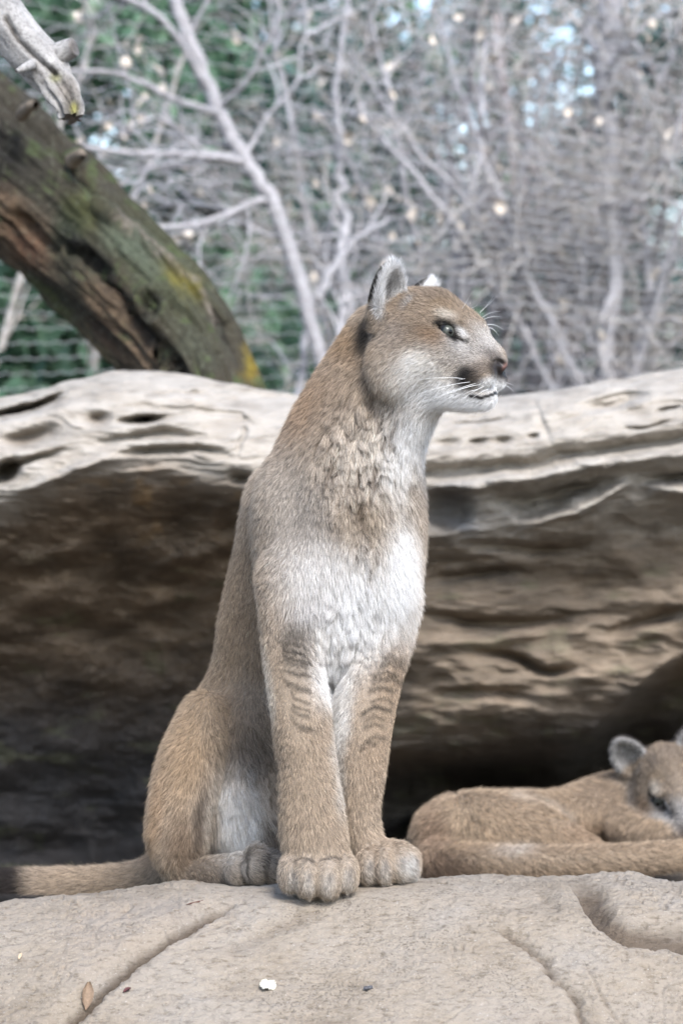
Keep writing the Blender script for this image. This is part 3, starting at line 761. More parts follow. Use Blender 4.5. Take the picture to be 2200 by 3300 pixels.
    brown = np.array((0.15, 0.112, 0.078)) * (1 + 0.55 * N2(180, 60, 51).ravel()[:, None]); 
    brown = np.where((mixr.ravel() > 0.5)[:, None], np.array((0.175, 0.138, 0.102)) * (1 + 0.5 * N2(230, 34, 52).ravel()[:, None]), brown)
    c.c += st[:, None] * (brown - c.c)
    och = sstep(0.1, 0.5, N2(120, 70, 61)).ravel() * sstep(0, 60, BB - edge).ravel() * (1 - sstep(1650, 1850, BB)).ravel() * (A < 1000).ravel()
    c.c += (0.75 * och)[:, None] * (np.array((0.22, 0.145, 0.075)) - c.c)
    low = sstep(1950, 2450, BB).ravel() * (A < 1200).ravel(); c.c += (0.9 * low)[:, None] * (np.array((0.024, 0.025, 0.028)) - c.c)  # shade at the bottom of the left hollow, painted near black
    lowr = sstep(2250, 2480, BB + 0.25 * (A - 1500)).ravel() * (A > 1200).ravel(); c.c += (0.85 * lowr)[:, None] * (np.array((0.045, 0.042, 0.04)) - c.c)  # painted shade around the den on the right
    grn = sstep(0.25, 0.6, N2(100, 40, 71)).ravel() * sstep(1750, 1900, BB).ravel(); c.c += (0.35 * grn)[:, None] * (np.array((0.12, 0.125, 0.07)) - c.c)
    c.dab(1440, 1640, 85, 75, (0.10, 0.10, 0.105), 0.85); c.dab(1500, 1690, 60, 20, (0.30, 0.30, 0.31), 0.4)
    cv_ = cav.ravel()[:, None]; c.c *= (1 + 0.16 * g1.ravel()[:, None] * (1 - cv_) + 0.45 * gi.ravel()[:, None] * cv_) * (1 - 0.25 * sstep(0.1, 0.6, g2).ravel()[:, None])
    dk = np.maximum.reduce([s2, s3, s4 * 0.8]).ravel(); c.c += (0.55 * dk)[:, None] * (np.array((0.12, 0.095, 0.07)) - c.c)
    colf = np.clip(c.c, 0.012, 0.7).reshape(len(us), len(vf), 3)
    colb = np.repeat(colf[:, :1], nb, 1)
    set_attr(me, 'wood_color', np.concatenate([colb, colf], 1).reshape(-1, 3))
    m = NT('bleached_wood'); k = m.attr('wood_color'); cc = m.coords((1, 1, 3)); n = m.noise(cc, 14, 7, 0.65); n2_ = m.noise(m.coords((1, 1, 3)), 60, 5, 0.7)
    col = m.mix(m.ramp(n, [(0.32, (0.6, 0.6, 0.6)), (0.58, (0, 0, 0))]), k, m.mix(1.0, k, (0.62, 0.57, 0.51), 'MULTIPLY'))
    col = m.mix(m.ramp(n2_, [(0.55, (0, 0, 0)), (0.75, (0.6, 0.6, 0.6))]), col, m.mix(1.0, col, (1.3, 1.3, 1.3), 'MULTIPLY'))
    m.l(col, m.bsdf.inputs['Base Color']); m.bsdf.inputs['Roughness'].default_value = 0.85
    m.l(m.bump(m.math('ADD', n, m.math('MULTIPLY', n2_, 0.5)), 0.6, 0.012), m.bsdf.inputs['Normal'])
    o = add_obj('fallen_log', me, m.m)
    tag(o, 'huge bleached hollow log with dark stained underside arching behind the sitting puma', 'log')
log()
# ================================================================== leaning mossy trunk
def limb_arrays(ctrl, nl, ns, disp):
    """ctrl rows (px,py,d,r_px); disp(theta, s, P) -> extra radius factor"""
    c = smooth_path(ctrl, nl); P = np.array([W(a, b, d) for a, b, d, r in c]); R = c[:, 3] * MPP * (D + c[:, 2]) / D
    t = unit(np.gradient(P, axis=0)); ref = np.array((0, -1.0, 0)); a = unit(ref - (t @ ref)[:, None] * t); b = np.cross(t, a)
    th = np.linspace(0, 2 * math.pi, ns, endpoint=False)
    dirs = np.cos(th)[None, :, None] * a[:, None] + np.sin(th)[None, :, None] * b[:, None]
    S = np.concatenate([[0], np.cumsum(np.linalg.norm(np.diff(P, axis=0), axis=1))])
    V0 = P[:, None] + R[:, None, None] * dirs
    TH, SS = np.meshgrid(th, S); TH = TH; k = disp(TH, SS, V0)
    V = P[:, None] + (R[:, None] * (1 + k))[..., None] * dirs
    i = np.arange(nl - 1); j = np.arange(ns); I, J = np.meshgrid(i, j, indexing='ij'); J2 = (J + 1) % ns
    F = np.stack([I * ns + J, I * ns + J2, (I + 1) * ns + J2, (I + 1) * ns + J], -1).reshape(-1, 4)
    return V.reshape(-1, 3), F, dirs.reshape(-1, 3), TH.ravel(), SS.ravel()

def mossy_trunk():
    ctrl = [(-1500,-700,3.1,250),(-900,-230,2.9,238),(-420,150,2.7,225),(-120,440,2.55,215),(110,640,2.45,205),(330,845,2.38,198),(500,1020,2.32,188),(605,1170,2.28,178),(655,1330,2.22,176),(680,1520,2.15,190)]
    def disp(TH, S, V0):
        u = np.stack([np.cos(TH) * 1.3, np.sin(TH) * 1.3, S * 3.0], -1)
        return 0.13 * fbm(u * 1.5, 3) + 0.05 * ridge(u * np.array((5, 5, 2.5)), 3) + 0.15 * ridge(np.stack([np.cos(TH) * 2.4, np.sin(TH) * 2.4, S * 1.4], -1), 3) + 0.06 * fbm(u * np.array((9, 9, 5)), 4) - 0.13 * sstep(0.55, 0.95, ridge(np.stack([np.cos(TH) * 3.2 + 0.4 * fbm(u * 4, 2), np.sin(TH) * 3.2, S * 2.2 + 3], -1), 2))
    keep_ = []
    disp0 = disp
    def disp(TH, S, V0):
        k = disp0(TH, S, V0); keep_.append(k.ravel()); return k
    V, F, dr, TH, S = limb_arrays(ctrl, 560, 200, disp)
    disp_k = keep_[0]
    x, y = to_px(V); nn = vert_normals(V, F)
    # knot and torn hollow
    d1, s1, t1 = seg_dist(x, y, [(60, 700), (170, 790), (290, 830), (380, 950), (450, 1060), (540, 1160), (600, 1240)])
    V -= nn * (0.045 * np.exp(-(d1 / 24) ** 2))[:, None]
    kn = np.exp(-(((x - 480) / 34) ** 2 + ((y - 985) / 44) ** 2) ** 2); V -= nn * (0.02 * kn)[:, None]
    kr = np.exp(-((np.hypot((x - 480) / 1.0, (y - 985) / 1.25) - 46) / 14) ** 2); V += nn * (0.012 * kr)[:, None]
    for kx, ky, r, h in ((95, 350, 26, .03), (245, 510, 30, .03), (150, 400, 40, .012), (330, 660, 45, .02)): V += nn * (h * np.exp(-(((x - kx) ** 2 + (y - ky) ** 2) / r ** 2)))[:, None]
    # loose bark flap along the top edge
    d2, s2, t2 = seg_dist(x, y, [(360, 690), (450, 760), (560, 850), (640, 930), (720, 1030)])
    V += nn * (0.016 * np.exp(-(d2 / 16) ** 2))[:, None]
    wx, wy = 40 * fbm(V * 14, 4), 40 * fbm(V * 14 + 40, 4)
    p = Paint(x + wx, y + wy, (0.085, 0.072, 0.05))
    p.dab(520, 860, 260, 150, (0.105, 0.115, 0.065), 0.9, rot=48)
    p.dab(420, 800, 110, 55, (0.15, 0.18, 0.125), 0.85, rot=45)
    p.dab(590, 910, 85, 34, (0.30, 0.26, 0.05), 0.85, rot=45)
    p.dab(270, 680, 60, 80, (0.13, 0.14, 0.05), 0.8)
    p.dab(230, 760, 55, 120, (0.022, 0.032, 0.014), 0.9); p.dab(120, 520, 110, 150, (0.06, 0.055, 0.04), 0.8)
    p.dab(20, 520, 60, 170, (0.025, 0.022, 0.018), 0.85)
    p.dab(60, 740, 75, 150, (0.28, 0.18, 0.11), 0.85, rot=-35); p.dab(100, 800, 40, 80, (0.17, 0.08, 0.045), 0.7, rot=-40)
    p.dab(350, 980, 65, 110, (0.27, 0.185, 0.115), 0.9, rot=-30); p.dab(450, 1120, 60, 100, (0.24, 0.165, 0.105), 0.85, rot=-35)
    p.dab(330, 1090, 90, 45, (0.085, 0.05, 0.03), 0.8, rot=45); p.dab(150, 960, 120, 26, (0.09, 0.105, 0.035), 0.8, rot=43)
    p.dab(310, 1130, 90, 16, (0.26, 0.21, 0.12), 0.8, rot=45)
    p.line([(230, 760), (300, 820), (380, 950), (450, 1060), (540, 1160), (600, 1240)], 26, (0.022, 0.02, 0.018), 0.9)
    p.dab(480, 985, 34, 48, (0.025, 0.02, 0.017), 0.9); p.dab(640, 1120, 90, 60, (0.10, 0.105, 0.07), 0.8, rot=50)
    p.dab(800, 1180, 26, 60, (0.38, 0.28, 0.035), 0.9, rot=-10); p.dab(815, 1100, 14, 60, (0.40, 0.38, 0.33), 0.6, rot=-20)
    p.line([(370, 690), (450, 760), (560, 850), (640, 930), (720, 1030)], 9, (0.33, 0.28, 0.23), 0.8)
    ck = sstep(-0.02, -0.10, disp_k); p.c += (0.8 * ck)[:, None] * (np.array((0.028, 0.024, 0.02)) - p.c)
    mz = sstep(0.12, 0.45, fbm(V * 22 + 3, 3)) * sstep(-0.1, 0.5, nn[:, 2]); p.c += (0.7 * mz)[:, None] * (np.array((0.12, 0.16, 0.06)) - p.c)
    sp = sstep(0.35, 0.6, fbm(V * 120, 2)); p.c += (0.4 * sp)[:, None] * (np.array((0.25, 0.26, 0.19)) - p.c)
    me = mesh_np('trunk', V, F); set_attr(me, 'bark_color', np.clip(p.c * 0.47, 0.01, 0.6))
    m = NT('mossy_bark'); k = m.attr('bark_color'); n = m.noise(m.coords(), 70, 6, 0.7); n2 = m.noise(m.coords(), 22, 5, 0.6)
    col = m.mix(m.ramp(n, [(0.36, (0.8, 0.8, 0.8)), (0.56, (0, 0, 0))]), k, m.mix(1.0, k, (0.42, 0.42, 0.40), 'MULTIPLY'))
    m.l(col, m.bsdf.inputs['Base Color']); m.bsdf.inputs['Roughness'].default_value = 0.9
    m.l(m.bump(m.math('ADD', n, n2), 0.8, 0.012), m.bsdf.inputs['Normal'])
    root = empty('leaning_tree', W(760, 1500, 2.2), 'thick leaning tree trunk covered with green moss and yellow lichen behind the log', 'tree')
    tr = add_obj('trunk', me, m.m, root)
    # snapped twig stubs on the trunk
    for ctrl in ([(70, 372, 2.3, 22), (95, 345, 2.22, 20), (118, 338, 2.18, 13)], [(235, 520, 2.3, 26), (258, 498, 2.24, 20), (266, 505, 2.2, 10)]):
        Vv, Ff, *_ = limb_arrays(ctrl, 10, 10, lambda T, S, v: 0.2 * fbm(v * 60, 2)); mm = mesh_np('stub', Vv, Ff); set_attr(mm, 'bark_color', np.tile((0.2, 0.16, 0.12), (len(Vv), 1)))
        add_obj('stub', mm, m.m, tr)
mossy_trunk()

def dead_branch():
    root = empty('dead_branch', W(-60, -20, 0.7), 'grey weathered broken branch end with a cut knob hanging above the mossy trunk', 'branch')
    m = NT('silvered_wood'); k = m.attr('wood_color'); n = m.noise(m.coords((1, 1, 1)), 130, 6, 0.7)
    col = m.mix(m.ramp(n, [(0.35, (0.8, 0.8, 0.8)), (0.55, (0, 0, 0))]), k, m.mix(1.0, k, (0.45, 0.44, 0.43), 'MULTIPLY')); m.l(col, m.bsdf.inputs['Base Color'])
    m.bsdf.inputs['Roughness'].default_value = 0.85; m.l(m.bump(n, 0.8, 0.004), m.bsdf.inputs['Normal'])
    def part(name, ctrl, nl, ns, amp, paintf, parent, taper_end=False):
        def disp(TH, S, V0):
            k = amp * (0.8 * ridge(np.stack([np.cos(TH) * 2.6, np.sin(TH) * 2.6, S * 5], -1), 4) + 0.35 * fbm(np.stack([np.cos(TH) * 5, np.sin(TH) * 5, S * 26], -1), 3))
            if taper_end:
                e = S / S.max(); k = k + sstep(0.86, 1.0, e) * (1.1 * fbm(np.stack([np.cos(TH) * 2.2, np.sin(TH) * 2.2, S * 16 + 9], -1), 3) - 0.1)
            return k
        V, F, *_ = limb_arrays(ctrl, nl, ns, disp); x, y = to_px(V); nn = vert_normals(V, F)
        if taper_end:
            d1, s1, t1 = seg_dist(x, y, [(20, 60), (60, 130), (120, 190), (180, 240)]); g = np.exp(-(d1 / 9) ** 2); V -= nn * (0.012 * g)[:, None]
        p = Paint(x, y, (0.29, 0.28, 0.27)); paintf(p, x, y, V)
        if taper_end: p.c += (0.8 * g)[:, None] * (np.array((0.06, 0.05, 0.04)) - p.c)
        # close the broken end
        c0 = V[-ns:].mean(0); V = np.vstack([V, c0 - 0.01 * unit(V[-ns:].mean(0) - V[-2 * ns:-ns].mean(0))]); base = (nl - 1) * ns; ce = len(V) - 1
        j = np.arange(ns); cap = np.stack([base + j, base + (j + 1) % ns, np.full(ns, ce), np.full(ns, ce)], 1)
        Fq = [tuple(f) for f in F] + [(int(a), int(b), int(c)) for a, b, c, _ in cap]
        me = bpy.data.meshes.new(name); me.from_pydata([tuple(v) for v in V], [], Fq); me.update(); me.polygons.foreach_set('use_smooth', [True] * len(me.polygons))
        pc = np.vstack([p.c, (0.12, 0.10, 0.085)]); set_attr(me, 'wood_color', np.clip(pc, 0.02, 0.7)); return add_obj(name, me, m.m, parent)
    def pm(p, x, y, V):
        p.c *= (1 + 0.35 * fbm(V * np.array((30, 30, 30)), 3))[:, None]
        p.dab(215, 290, 40, 45, (0.16, 0.14, 0.12), 0.8, rot=30); p.dab(232, 350, 34, 44, (0.075, 0.065, 0.05), 0.9); p.dab(240, 350, 12, 22, (0.22, 0.21, 0.05), 0.7); p.dab(180, 250, 20, 16, (0.17, 0.17, 0.06), 0.7)
    b = part('branch', [(-900,-900,.85,120),(-520,-560,.80,108),(-230,-230,.75,98),(-120,-90,.73,92),(-20,25,.72,84),(60,125,.70,76),(130,200,.69,70),(185,270,.68,56),(222,330,.67,42),(236,380,.66,30)], 210, 64, 0.13, pm, root, True)
    part('knob', [(140,200,.69,36),(185,176,.685,36),(218,160,.68,33),(240,150,.675,30)], 24, 28, 0.09, lambda p, x, y, V: p.dab(240, 152, 24, 40, (0.11, 0.10, 0.095), 0.85), root)
    part('snag', [(110,205,.66,18),(80,218,.62,13),(52,230,.60,6)], 14, 12, 0.12, lambda p, x, y, V: None, root)
dead_branch()

# ================================================================== wire netting
def fence():
    root = empty('wire_fence', W(1100, 1650, 3.8), 'slack wire netting of wavy grey strands stretched between the log and the shrubs', 'fence')
    m = NT('galvanised_wire'); m.bsdf.inputs['Base Color'].default_value = (0.36, 0.375, 0.385, 1); m.bsdf.inputs['Metallic'].default_value = 0.35; m.bsdf.inputs['Roughness'].default_value = 0.5
    rs = np.random.default_rng(9)
    for i in range(33):
        y0 = -260 + i * 48
        x = np.arange(-400, 2620, 10.0)
        sl = 0.22 * (1 - sstep(300, 1150, y0)) - 0.02
        ph = rs.random() * 6
        y = y0 + sl * (x - 250) * np.where(x > 250, 0.75, 1) + 16 * np.sin(x / 420 + i * 0.05) + 6 * fbm(np.stack([x / 160, x * 0 + i * 0.35, x * 0], -1), 2) + 8.5 * np.abs(((x + ph * 4) / 58.0) % 1.0 * 2 - 1) 
        dd = 3.75 + 0.10 * np.sin(x / 500 + i * 0.2) + 0.0003 * y0
        P = np.array([W(a, b, c) for a, b, c in zip(x, y, dd)])
        V, F = tube_arrays(P, np.full(len(P), 0.00125), 4)
        add_obj('wire', mesh_np('wire', V, F), m.m, root)
fence()

# ================================================================== bare shrubs
def grow(bag, p, d, L, r, lev, rs, tips, crook=0.22, up=0.0, side=6):
    n = max(4, int(L / 0.05)); n = min(n, 14)
    pts = [p]; dd = d.copy(); st = L / (n - 1); kids = []
    for i in range(n - 1):
        dd = unit(dd + rs.normal(size=3) * crook * (1, 0.7, 1) + np.array((0, 0, up))); pts.append(pts[-1] + dd * st)
        if lev > 0 and i >= 1 and rs.random() < (0.62 if lev > 1 else 0.38): kids.append((pts[-1], dd.copy(), i / n))
    rad = r * np.linspace(1, 0.45 if lev else 0.3, n)
    V, F = tube_arrays(np.array(pts), rad, side if lev >= 2 else (4 if lev == 1 else 3)); bag[lev].add(V, F)
    if lev == 0: tips.append(pts[-1])
    if lev > 0:
        kids.append((pts[-1], dd, 0.9))
        for q, e, t in kids:
            for _ in range(1 if rs.random() < 0.6 else 2):
                ax = unit(rs.normal(size=3) * (1, 0.6, 1)); nd = unit(e * 0.75 + (ax - (ax @ e) * e) * (0.55 + 0.5 * rs.random()))
                grow(bag, q, nd, L * (0.42 + 0.3 * rs.random()) * (1 - 0.25 * t), max(r * (0.48 + 0.22 * rs.random()), 0.0026), lev - 1, rs, tips, crook, up, side)

def bark_mat(name, a, b):
    m = NT(name); n = m.noise(m.coords(), 35, 5, 0.7); m.l(m.ramp(n, [(0.35, a), (0.65, b)]), m.bsdf.inputs['Base Color']); m.bsdf.inputs['Roughness'].default_value = 0.8
    m.l(m.bump(n, 0.5, 0.004), m.bsdf.inputs['Normal']); return m.m
TW = [bark_mat('lilac_twig', (0.21, 0.205, 0.215), (0.48, 0.47, 0.49)), bark_mat('brown_twig', (0.17, 0.145, 0.14), (0.36, 0.315, 0.305)), bark_mat('pale_bark', (0.20, 0.192, 0.20), (0.35, 0.34, 0.35))]
TW.append(bark_mat('warm_grey_twig', (0.23, 0.21, 0.19), (0.50, 0.47, 0.44)))
LEAFM = NT('dry_leaf'); LEAFM.bsdf.inputs['Base Color'].default_value = (0.50, 0.44, 0.375, 1); LEAFM.bsdf.inputs['Roughness'].default_value = 0.7; LEAFM = LEAFM.m
def leaf_mesh(s, rs, name='dry_leaf'):
    u = np.linspace(-1, 1, 5); v = np.linspace(0, 1, 7); U, Vv = np.meshgrid(u, v, indexing='ij'); wv = np.sin(np.pi * np.clip(Vv, 0.02, 0.98)) ** 0.8 * 0.42
    X = U * wv; Z = 0.25 * U * U * (1 if rs.random() < .5 else -1) + 0.25 * np.sin(Vv * 2.5) + 0.06 * rs.normal(size=U.shape)
    return mesh_np(name, np.stack([X, Z, Vv], -1).reshape(-1, 3) * s, grid_faces(5, 7))
LEAVES = [leaf_mesh(0.032, np.random.default_rng(i)) for i in range(5)]
for l_ in LEAVES: l_.materials.append(LEAFM)
def shrub(name, label, base, stems, seed, mats, nleaf, cat='shrub', group=None, crook=0.32, lev=3):
    """stems: list of (ctrl path rows px,py,d,r_px) main stems"""
    rs = np.random.default_rng(seed); root = empty(name, base, label, cat, group)
    bag = [Bag() for _ in range(4)]; tips = []
    for path, L, kids in stems:
        c = smooth_path(path, len(path) * 5); P = np.array([W(a, b, d) for a, b, d, r in c]); R = c[:, 3] * MPP * (D + c[:, 2]) / D
        P[1:-1] += rs.normal(size=(len(P) - 2, 3)) * R[1:-1, None] * (0.45 if crook > 0.25 else 0.15)
        P += (crook * 0.10 if crook > 0.25 else 0.006) * np.stack([fbm(P * 2.6 + seed + k * 9, 2) for k in range(3)], 1)
        V, F = tube_arrays(P, R, 10); add_obj('stem', mesh_np('stem', V, F), mats[0], root)
        T = unit(np.gradient(P, axis=0))
        for _ in range(kids):
            i = rs.integers(1, len(P)); e = T[i]; ax = unit(rs.normal(size=3) * (1, 0.45, 1)); nd = unit(e * 0.5 + (ax - (ax @ e) * e) * 0.9)
            grow(bag, P[i], nd, L * (0.6 + 0.6 * rs.random()), max(R[i] * 0.38, 0.004), lev - 1, rs, tips, crook)
    b = Bag()
    for k in (2, 3):
        if bag[k].n: b.V += bag[k].V; b.F += [f + b.n for f in bag[k].F]; b.n += bag[k].n
    if b.n: tag(add_obj('branches', b.mesh('branches'), mats[0], root), kind='stuff')
    b = Bag()
    for k in (0, 1):
        if bag[k].n: b.V += bag[k].V; b.F += [f + b.n for f in bag[k].F]; b.n += bag[k].n
    if b.n: tag(add_obj('twigs', b.mesh('twigs'), mats[1], root), kind='stuff')
    tp = np.array(tips); a, bb = to_px(tp); ok = np.flatnonzero((a > 0) & (a < 2200) & (bb > 0) & (bb < 1280))
    for i in rs.permutation(ok)[:int(nleaf * 1.5)]:
        o = add_obj('dry_leaf', LEAVES[rs.integers(5)], None, root)
        o.matrix_basis = Matrix.Translation(Vector(tp[i].tolist())) @ Matrix.Rotation(rs.random() * 6.28, 4, 'Z') @ Matrix.Rotation(2.2 + rs.random() * 1.6, 4, 'X') @ Matrix.Scale(0.8 + 0.7 * rs.random(), 4)

S0 = [ # pale young tree crossing on the left
 ([(1130,1500,4.6,22),(1010,1050,4.6,24),(900,700,4.6,25),(780,500,4.6,25),(690,330,4.6,24),(610,120,4.6,22),(540,-60,4.6,20)], 0.5, 10),
 ([(800,520,4.6,13),(640,500,4.5,12),(420,490,4.45,11),(200,465,4.4,8)], 0.4, 5), ([(720,370,4.6,12),(560,320,4.5,11),(380,240,4.4,9),(200,230,4.3,6)], 0.4, 5),
 ([(680,300,4.6,12),(520,60,4.5,11),(330,-30,4.5,9)], 0.4, 5), ([(860,640,4.6,14),(640,720,4.5,11),(420,740,4.4,8)], 0.35, 5)]
S1 = [ # upright shrub behind the ear
 ([(1150,1500,4.9,20),(1125,1000,4.9,18),(1112,700,4.9,16),(1108,480,4.9,15),(1096,300,4.9,12),(1130,60,4.9,9),(1120,-80,4.9,8)], 0.5, 12),
 ([(930,1400,4.7,12),(1000,1060,4.7,13),(1090,900,4.7,13),(1160,800,4.7,10),(1260,720,4.7,7)], 0.45, 8),
 ([(1080,1400,5.0,14),(1040,1000,5.0,12),(960,480,5.0,10),(900,150,5.0,9),(880,-60,5.0,8)], 0.5, 9), ([(1180,1000,5,10),(1010,760,5,9),(800,700,5,8),(600,690,5,6)], 0.4, 7)]
S2, S3, S4, S6 = [], [], [], []
rs = np.random.default_rng(21)
for S_, bx, dd, n in ((S2, 1500, 5.2, 9), (S3, 1980, 5.0, 10), (S4, 1750, 5.9, 7), (S6, 2800, 5.2, 8)):
    for i in range(n):
        x1 = bx + rs.normal() * 420; y1 = 30 + rs.random() * 620
        xm = bx + (x1 - bx) * 0.35 + rs.normal() * 60
        S_.append(([(bx + rs.normal() * 50, 1480, dd, 13), (xm, 1100 - 120 * rs.random(), dd + rs.normal() * .1, 14), ((xm + x1) / 2, (y1 + 1000) / 2, dd + rs.normal() * .2, 11), (x1, y1, dd + rs.normal() * .25, 6)], 0.5, 6))
S3.append(([(1990, 1450, 5.0, 26), (1975, 900, 5.0, 24), (1990, 500, 5.0, 26), (1960, 200, 5.0, 38), (1990, -80, 5.0, 40)], 0.6, 10))
S5 = [([(-60,1350,5.3,14),(60,900,5.3,12),(170,500,5.3,10),(300,100,5.3,8)], 0.5, 8), ([(250,1400,5.4,13),(330,900,5.4,11),(480,500,5.4,9),(600,120,5.4,7)], 0.45, 8)]
G_ = 'bare shrubs behind the netting'
shrub('bare_tree', 'slender bare tree with pale lilac bark slanting behind the mossy trunk', W(1130, 1500, 4.6), S0, 31, (TW[2], TW[0]), 26, 'tree', lev=3, crook=0.2)
shrub('bare_shrub', 'bare grey shrub with upright stems rising just behind the puma\'s ear', W(1100, 1450, 4.9), S1, 32, (TW[0], TW[3]), 22, group=G_)
shrub('bare_shrub', 'tangled bare lilac-grey shrub above and before the sitting puma\'s nose', W(1500, 1480, 5.2), S2, 33, (TW[0], TW[0]), 24, group=G_)
shrub('bare_shrub', 'dense bare shrub around a thick pale stem over the right end of the log', W(1980, 1480, 5.0), S3, 34, (TW[2], TW[3]), 24, group=G_)
shrub('bare_shrub', 'brown twiggy shrub in the shade behind the dense grey shrubs', W(1750, 1480, 5.9), S4, 35, (TW[1], TW[1]), 14, group=G_)
shrub('bare_shrub', 'thin sparse bare shrub behind the leaning mossy trunk', W(100, 1400, 5.3), S5, 36, (TW[3], TW[3]), 10, group=G_)
shrub('bare_shrub', 'bare shrub spreading past the rising end of the log', W(2800, 1480, 5.2), S6, 37, (TW[0], TW[3]), 0, group=G_)

# ================================================================== evergreens
def leafmat(name, a, b, c):
    m = NT(name); oi = m.attr('tint', 'Fac'); m.l(m.ramp(oi, [(0, a), (0.5, b), (1, c)]), m.bsdf.inputs['Base Color']); m.bsdf.inputs['Roughness'].default_value = 0.6
    tr = m.n('BsdfTranslucent'); m.l(m.bsdf.inputs['Base Color'].links[0].from_socket, tr.inputs[0]); mx = m.n('MixShader'); mx.inputs[0].default_value = 0.3
    m.l(m.bsdf.outputs[0], mx.inputs[1]); m.l(tr.outputs[0], mx.inputs[2]); m.l(mx.outputs[0], m.out.inputs[0]); return m.m
EG = [leafmat('evergreen_leaf', (0.035, 0.075, 0.05), (0.085, 0.16, 0.10), (0.17, 0.27, 0.17)), leafmat('bluish_leaf', (0.03, 0.06, 0.06), (0.075, 0.135, 0.12), (0.16, 0.24, 0.21))]
def evergreen(label, px, d, height, rad, n, seed, mat, lean=0.0, gap=0.0, base_py=None):
    rs = np.random.default_rng(seed); b = W(px, 1650, d); b[2] = 0.9
    root = empty('evergreen_tree', b, label, 'tree', 'evergreens behind the shrubs')
    t = np.linspace(0, 1, 14); P = np.stack([b[0] + lean * t ** 2 + 0.05 * np.sin(t * 5 + seed), b[1] + 0 * t, b[2] + height * t], 1); V, F = tube_arrays(P, 0.11 * (1 - 0.85 * t), 10)
    tr = add_obj('trunk', mesh_np('trunk', V, F), TW[1], root)
    bag = Bag(); cl = []
    nb_ = 70
    for i in range(nb_):
        h = (i + rs.random()) / nb_; q = P[0] + (P[-1] - P[0]) * h; az = rs.random() * 6.28; L = rad * (1 - 0.75 * h ** 1.4) * (0.6 + 0.6 * rs.random())
        dr = np.array((math.cos(az), math.sin(az), 0.15 - 0.3 * rs.random())); k = np.linspace(0, 1, 6)[:, None]; pts = q + dr * L * k + np.array((0, 0, -0.12 * L)) * k ** 2
        V, F = tube_arrays(pts, 0.018 * (1 - 0.8 * k[:, 0]), 4); bag.add(V, F)
        for kk in np.linspace(0.25, 1, 6): cl.append(q + dr * L * kk + np.array((0, 0, -0.12 * L * kk * kk)))
    add_obj('limbs', bag.mesh('limbs'), TW[1], root)
    cl = np.array(cl); c = cl[rs.integers(0, len(cl), n)] + rs.normal(size=(n, 3)) * 0.13
    if gap: 
        keep = fbm(c * 1.8 + seed, 2) > gap; c = c[keep]; n = len(c)
    a1 = unit(rs.normal(size=(n, 3))); a2 = unit(np.cross(a1, rs.normal(size=(n, 3)))); s1 = (0.030 + 0.035 * rs.random(n))[:, None]; s2 = s1 * (0.30 + 0.2 * rs.random(n))[:, None]
    V = np.stack([c - a1 * s1, c + a2 * s2, c + a1 * s1, c - a2 * s2], 1).reshape(-1, 3); F = np.arange(4 * n).reshape(-1, 4)
    me = mesh_np('crown', V, F, False); set_attr(me, 'tint', np.repeat(np.clip(0.45 + 0.55 * fbm(c * 2.2, 2) + 0.22 * rs.normal(size=n), 0, 1), 4))
    tag(add_obj('crown', me, mat, root), kind='stuff')
for a in (('broad dark evergreen tree filling the gap beyond the mossy trunk', 120, 7.2, 4.2, 1.25, 26000, 1, EG[0], 0.1, -0.35), ('bluish evergreen tree behind the slanting pale tree', 620, 8.0, 4.4, 1.2, 24000, 2, EG[1], -0.1, -0.3),
          ('mid-green evergreen tree behind the upright shrub', 1080, 8.6, 2.7, 1.15, 15000, 3, EG[0], 0.0, 0.06), ('thin bluish evergreen tree behind the tangled shrub', 1520, 9.2, 2.7, 1.15, 13000, 4, EG[1], 0.1, 0.10),
          ('grey-green evergreen tree behind the dense shrub and thick stem', 2000, 8.8, 2.9, 1.15, 15000, 5, EG[1], 0.0, 0.02), ('low wide evergreen tree standing behind the other evergreens', 900, 11.0, 2.15, 2.0, 18000, 6, EG[1], 0.0, -0.2),
          ('wide evergreen tree at the back between brown twigs', 1750, 11.5, 2.2, 2.0, 18000, 7, EG[0], 0.0, -0.2), ('tall evergreen tree standing clear of the mossy trunk on its outer side', -900, 8.0, 4.2, 1.5, 20000, 9, EG[0], 0.0, -0.3), ('evergreen tree beyond the outer end of the leaning trunk', -1800, 8.6, 4.4, 1.6, 18000, 10, EG[1], 0.0, -0.3),
          ('tall evergreen tree past the rising end of the log', 2750, 8.4, 4.0, 1.5, 20000, 11, EG[1], 0.0, -0.3), ('evergreen tree farthest past the rising end of the log', 3600, 8.8, 4.2, 1.6, 18000, 12, EG[0], 0.0, -0.3), ('small bright green evergreen low behind the netting beside the trunk', 60, 5.9, 1.3, 0.85, 12000, 8, EG[0], 0.0, -0.3)):
    evergreen(*a)
# ================================================================== the sitting puma
V, F = polygonise(puma_sdf, (-0.75, -0.16, 0.52), (0.33, 0.78, 1.68), 0.0026)
px, py = to_px(V)
q = HD.loc(V.astype(np.float32)); hs = head_sdf(q); hm = (sstep(24, 3, hs)).astype(np.float32)
V = relax(V.astype(np.float64), F, 0.5 * (1 - np.clip(hm * 1.2, 0, 1)) * (py < 2700), 8)
N = vert_normals(V, F)
px, py = to_px(V)
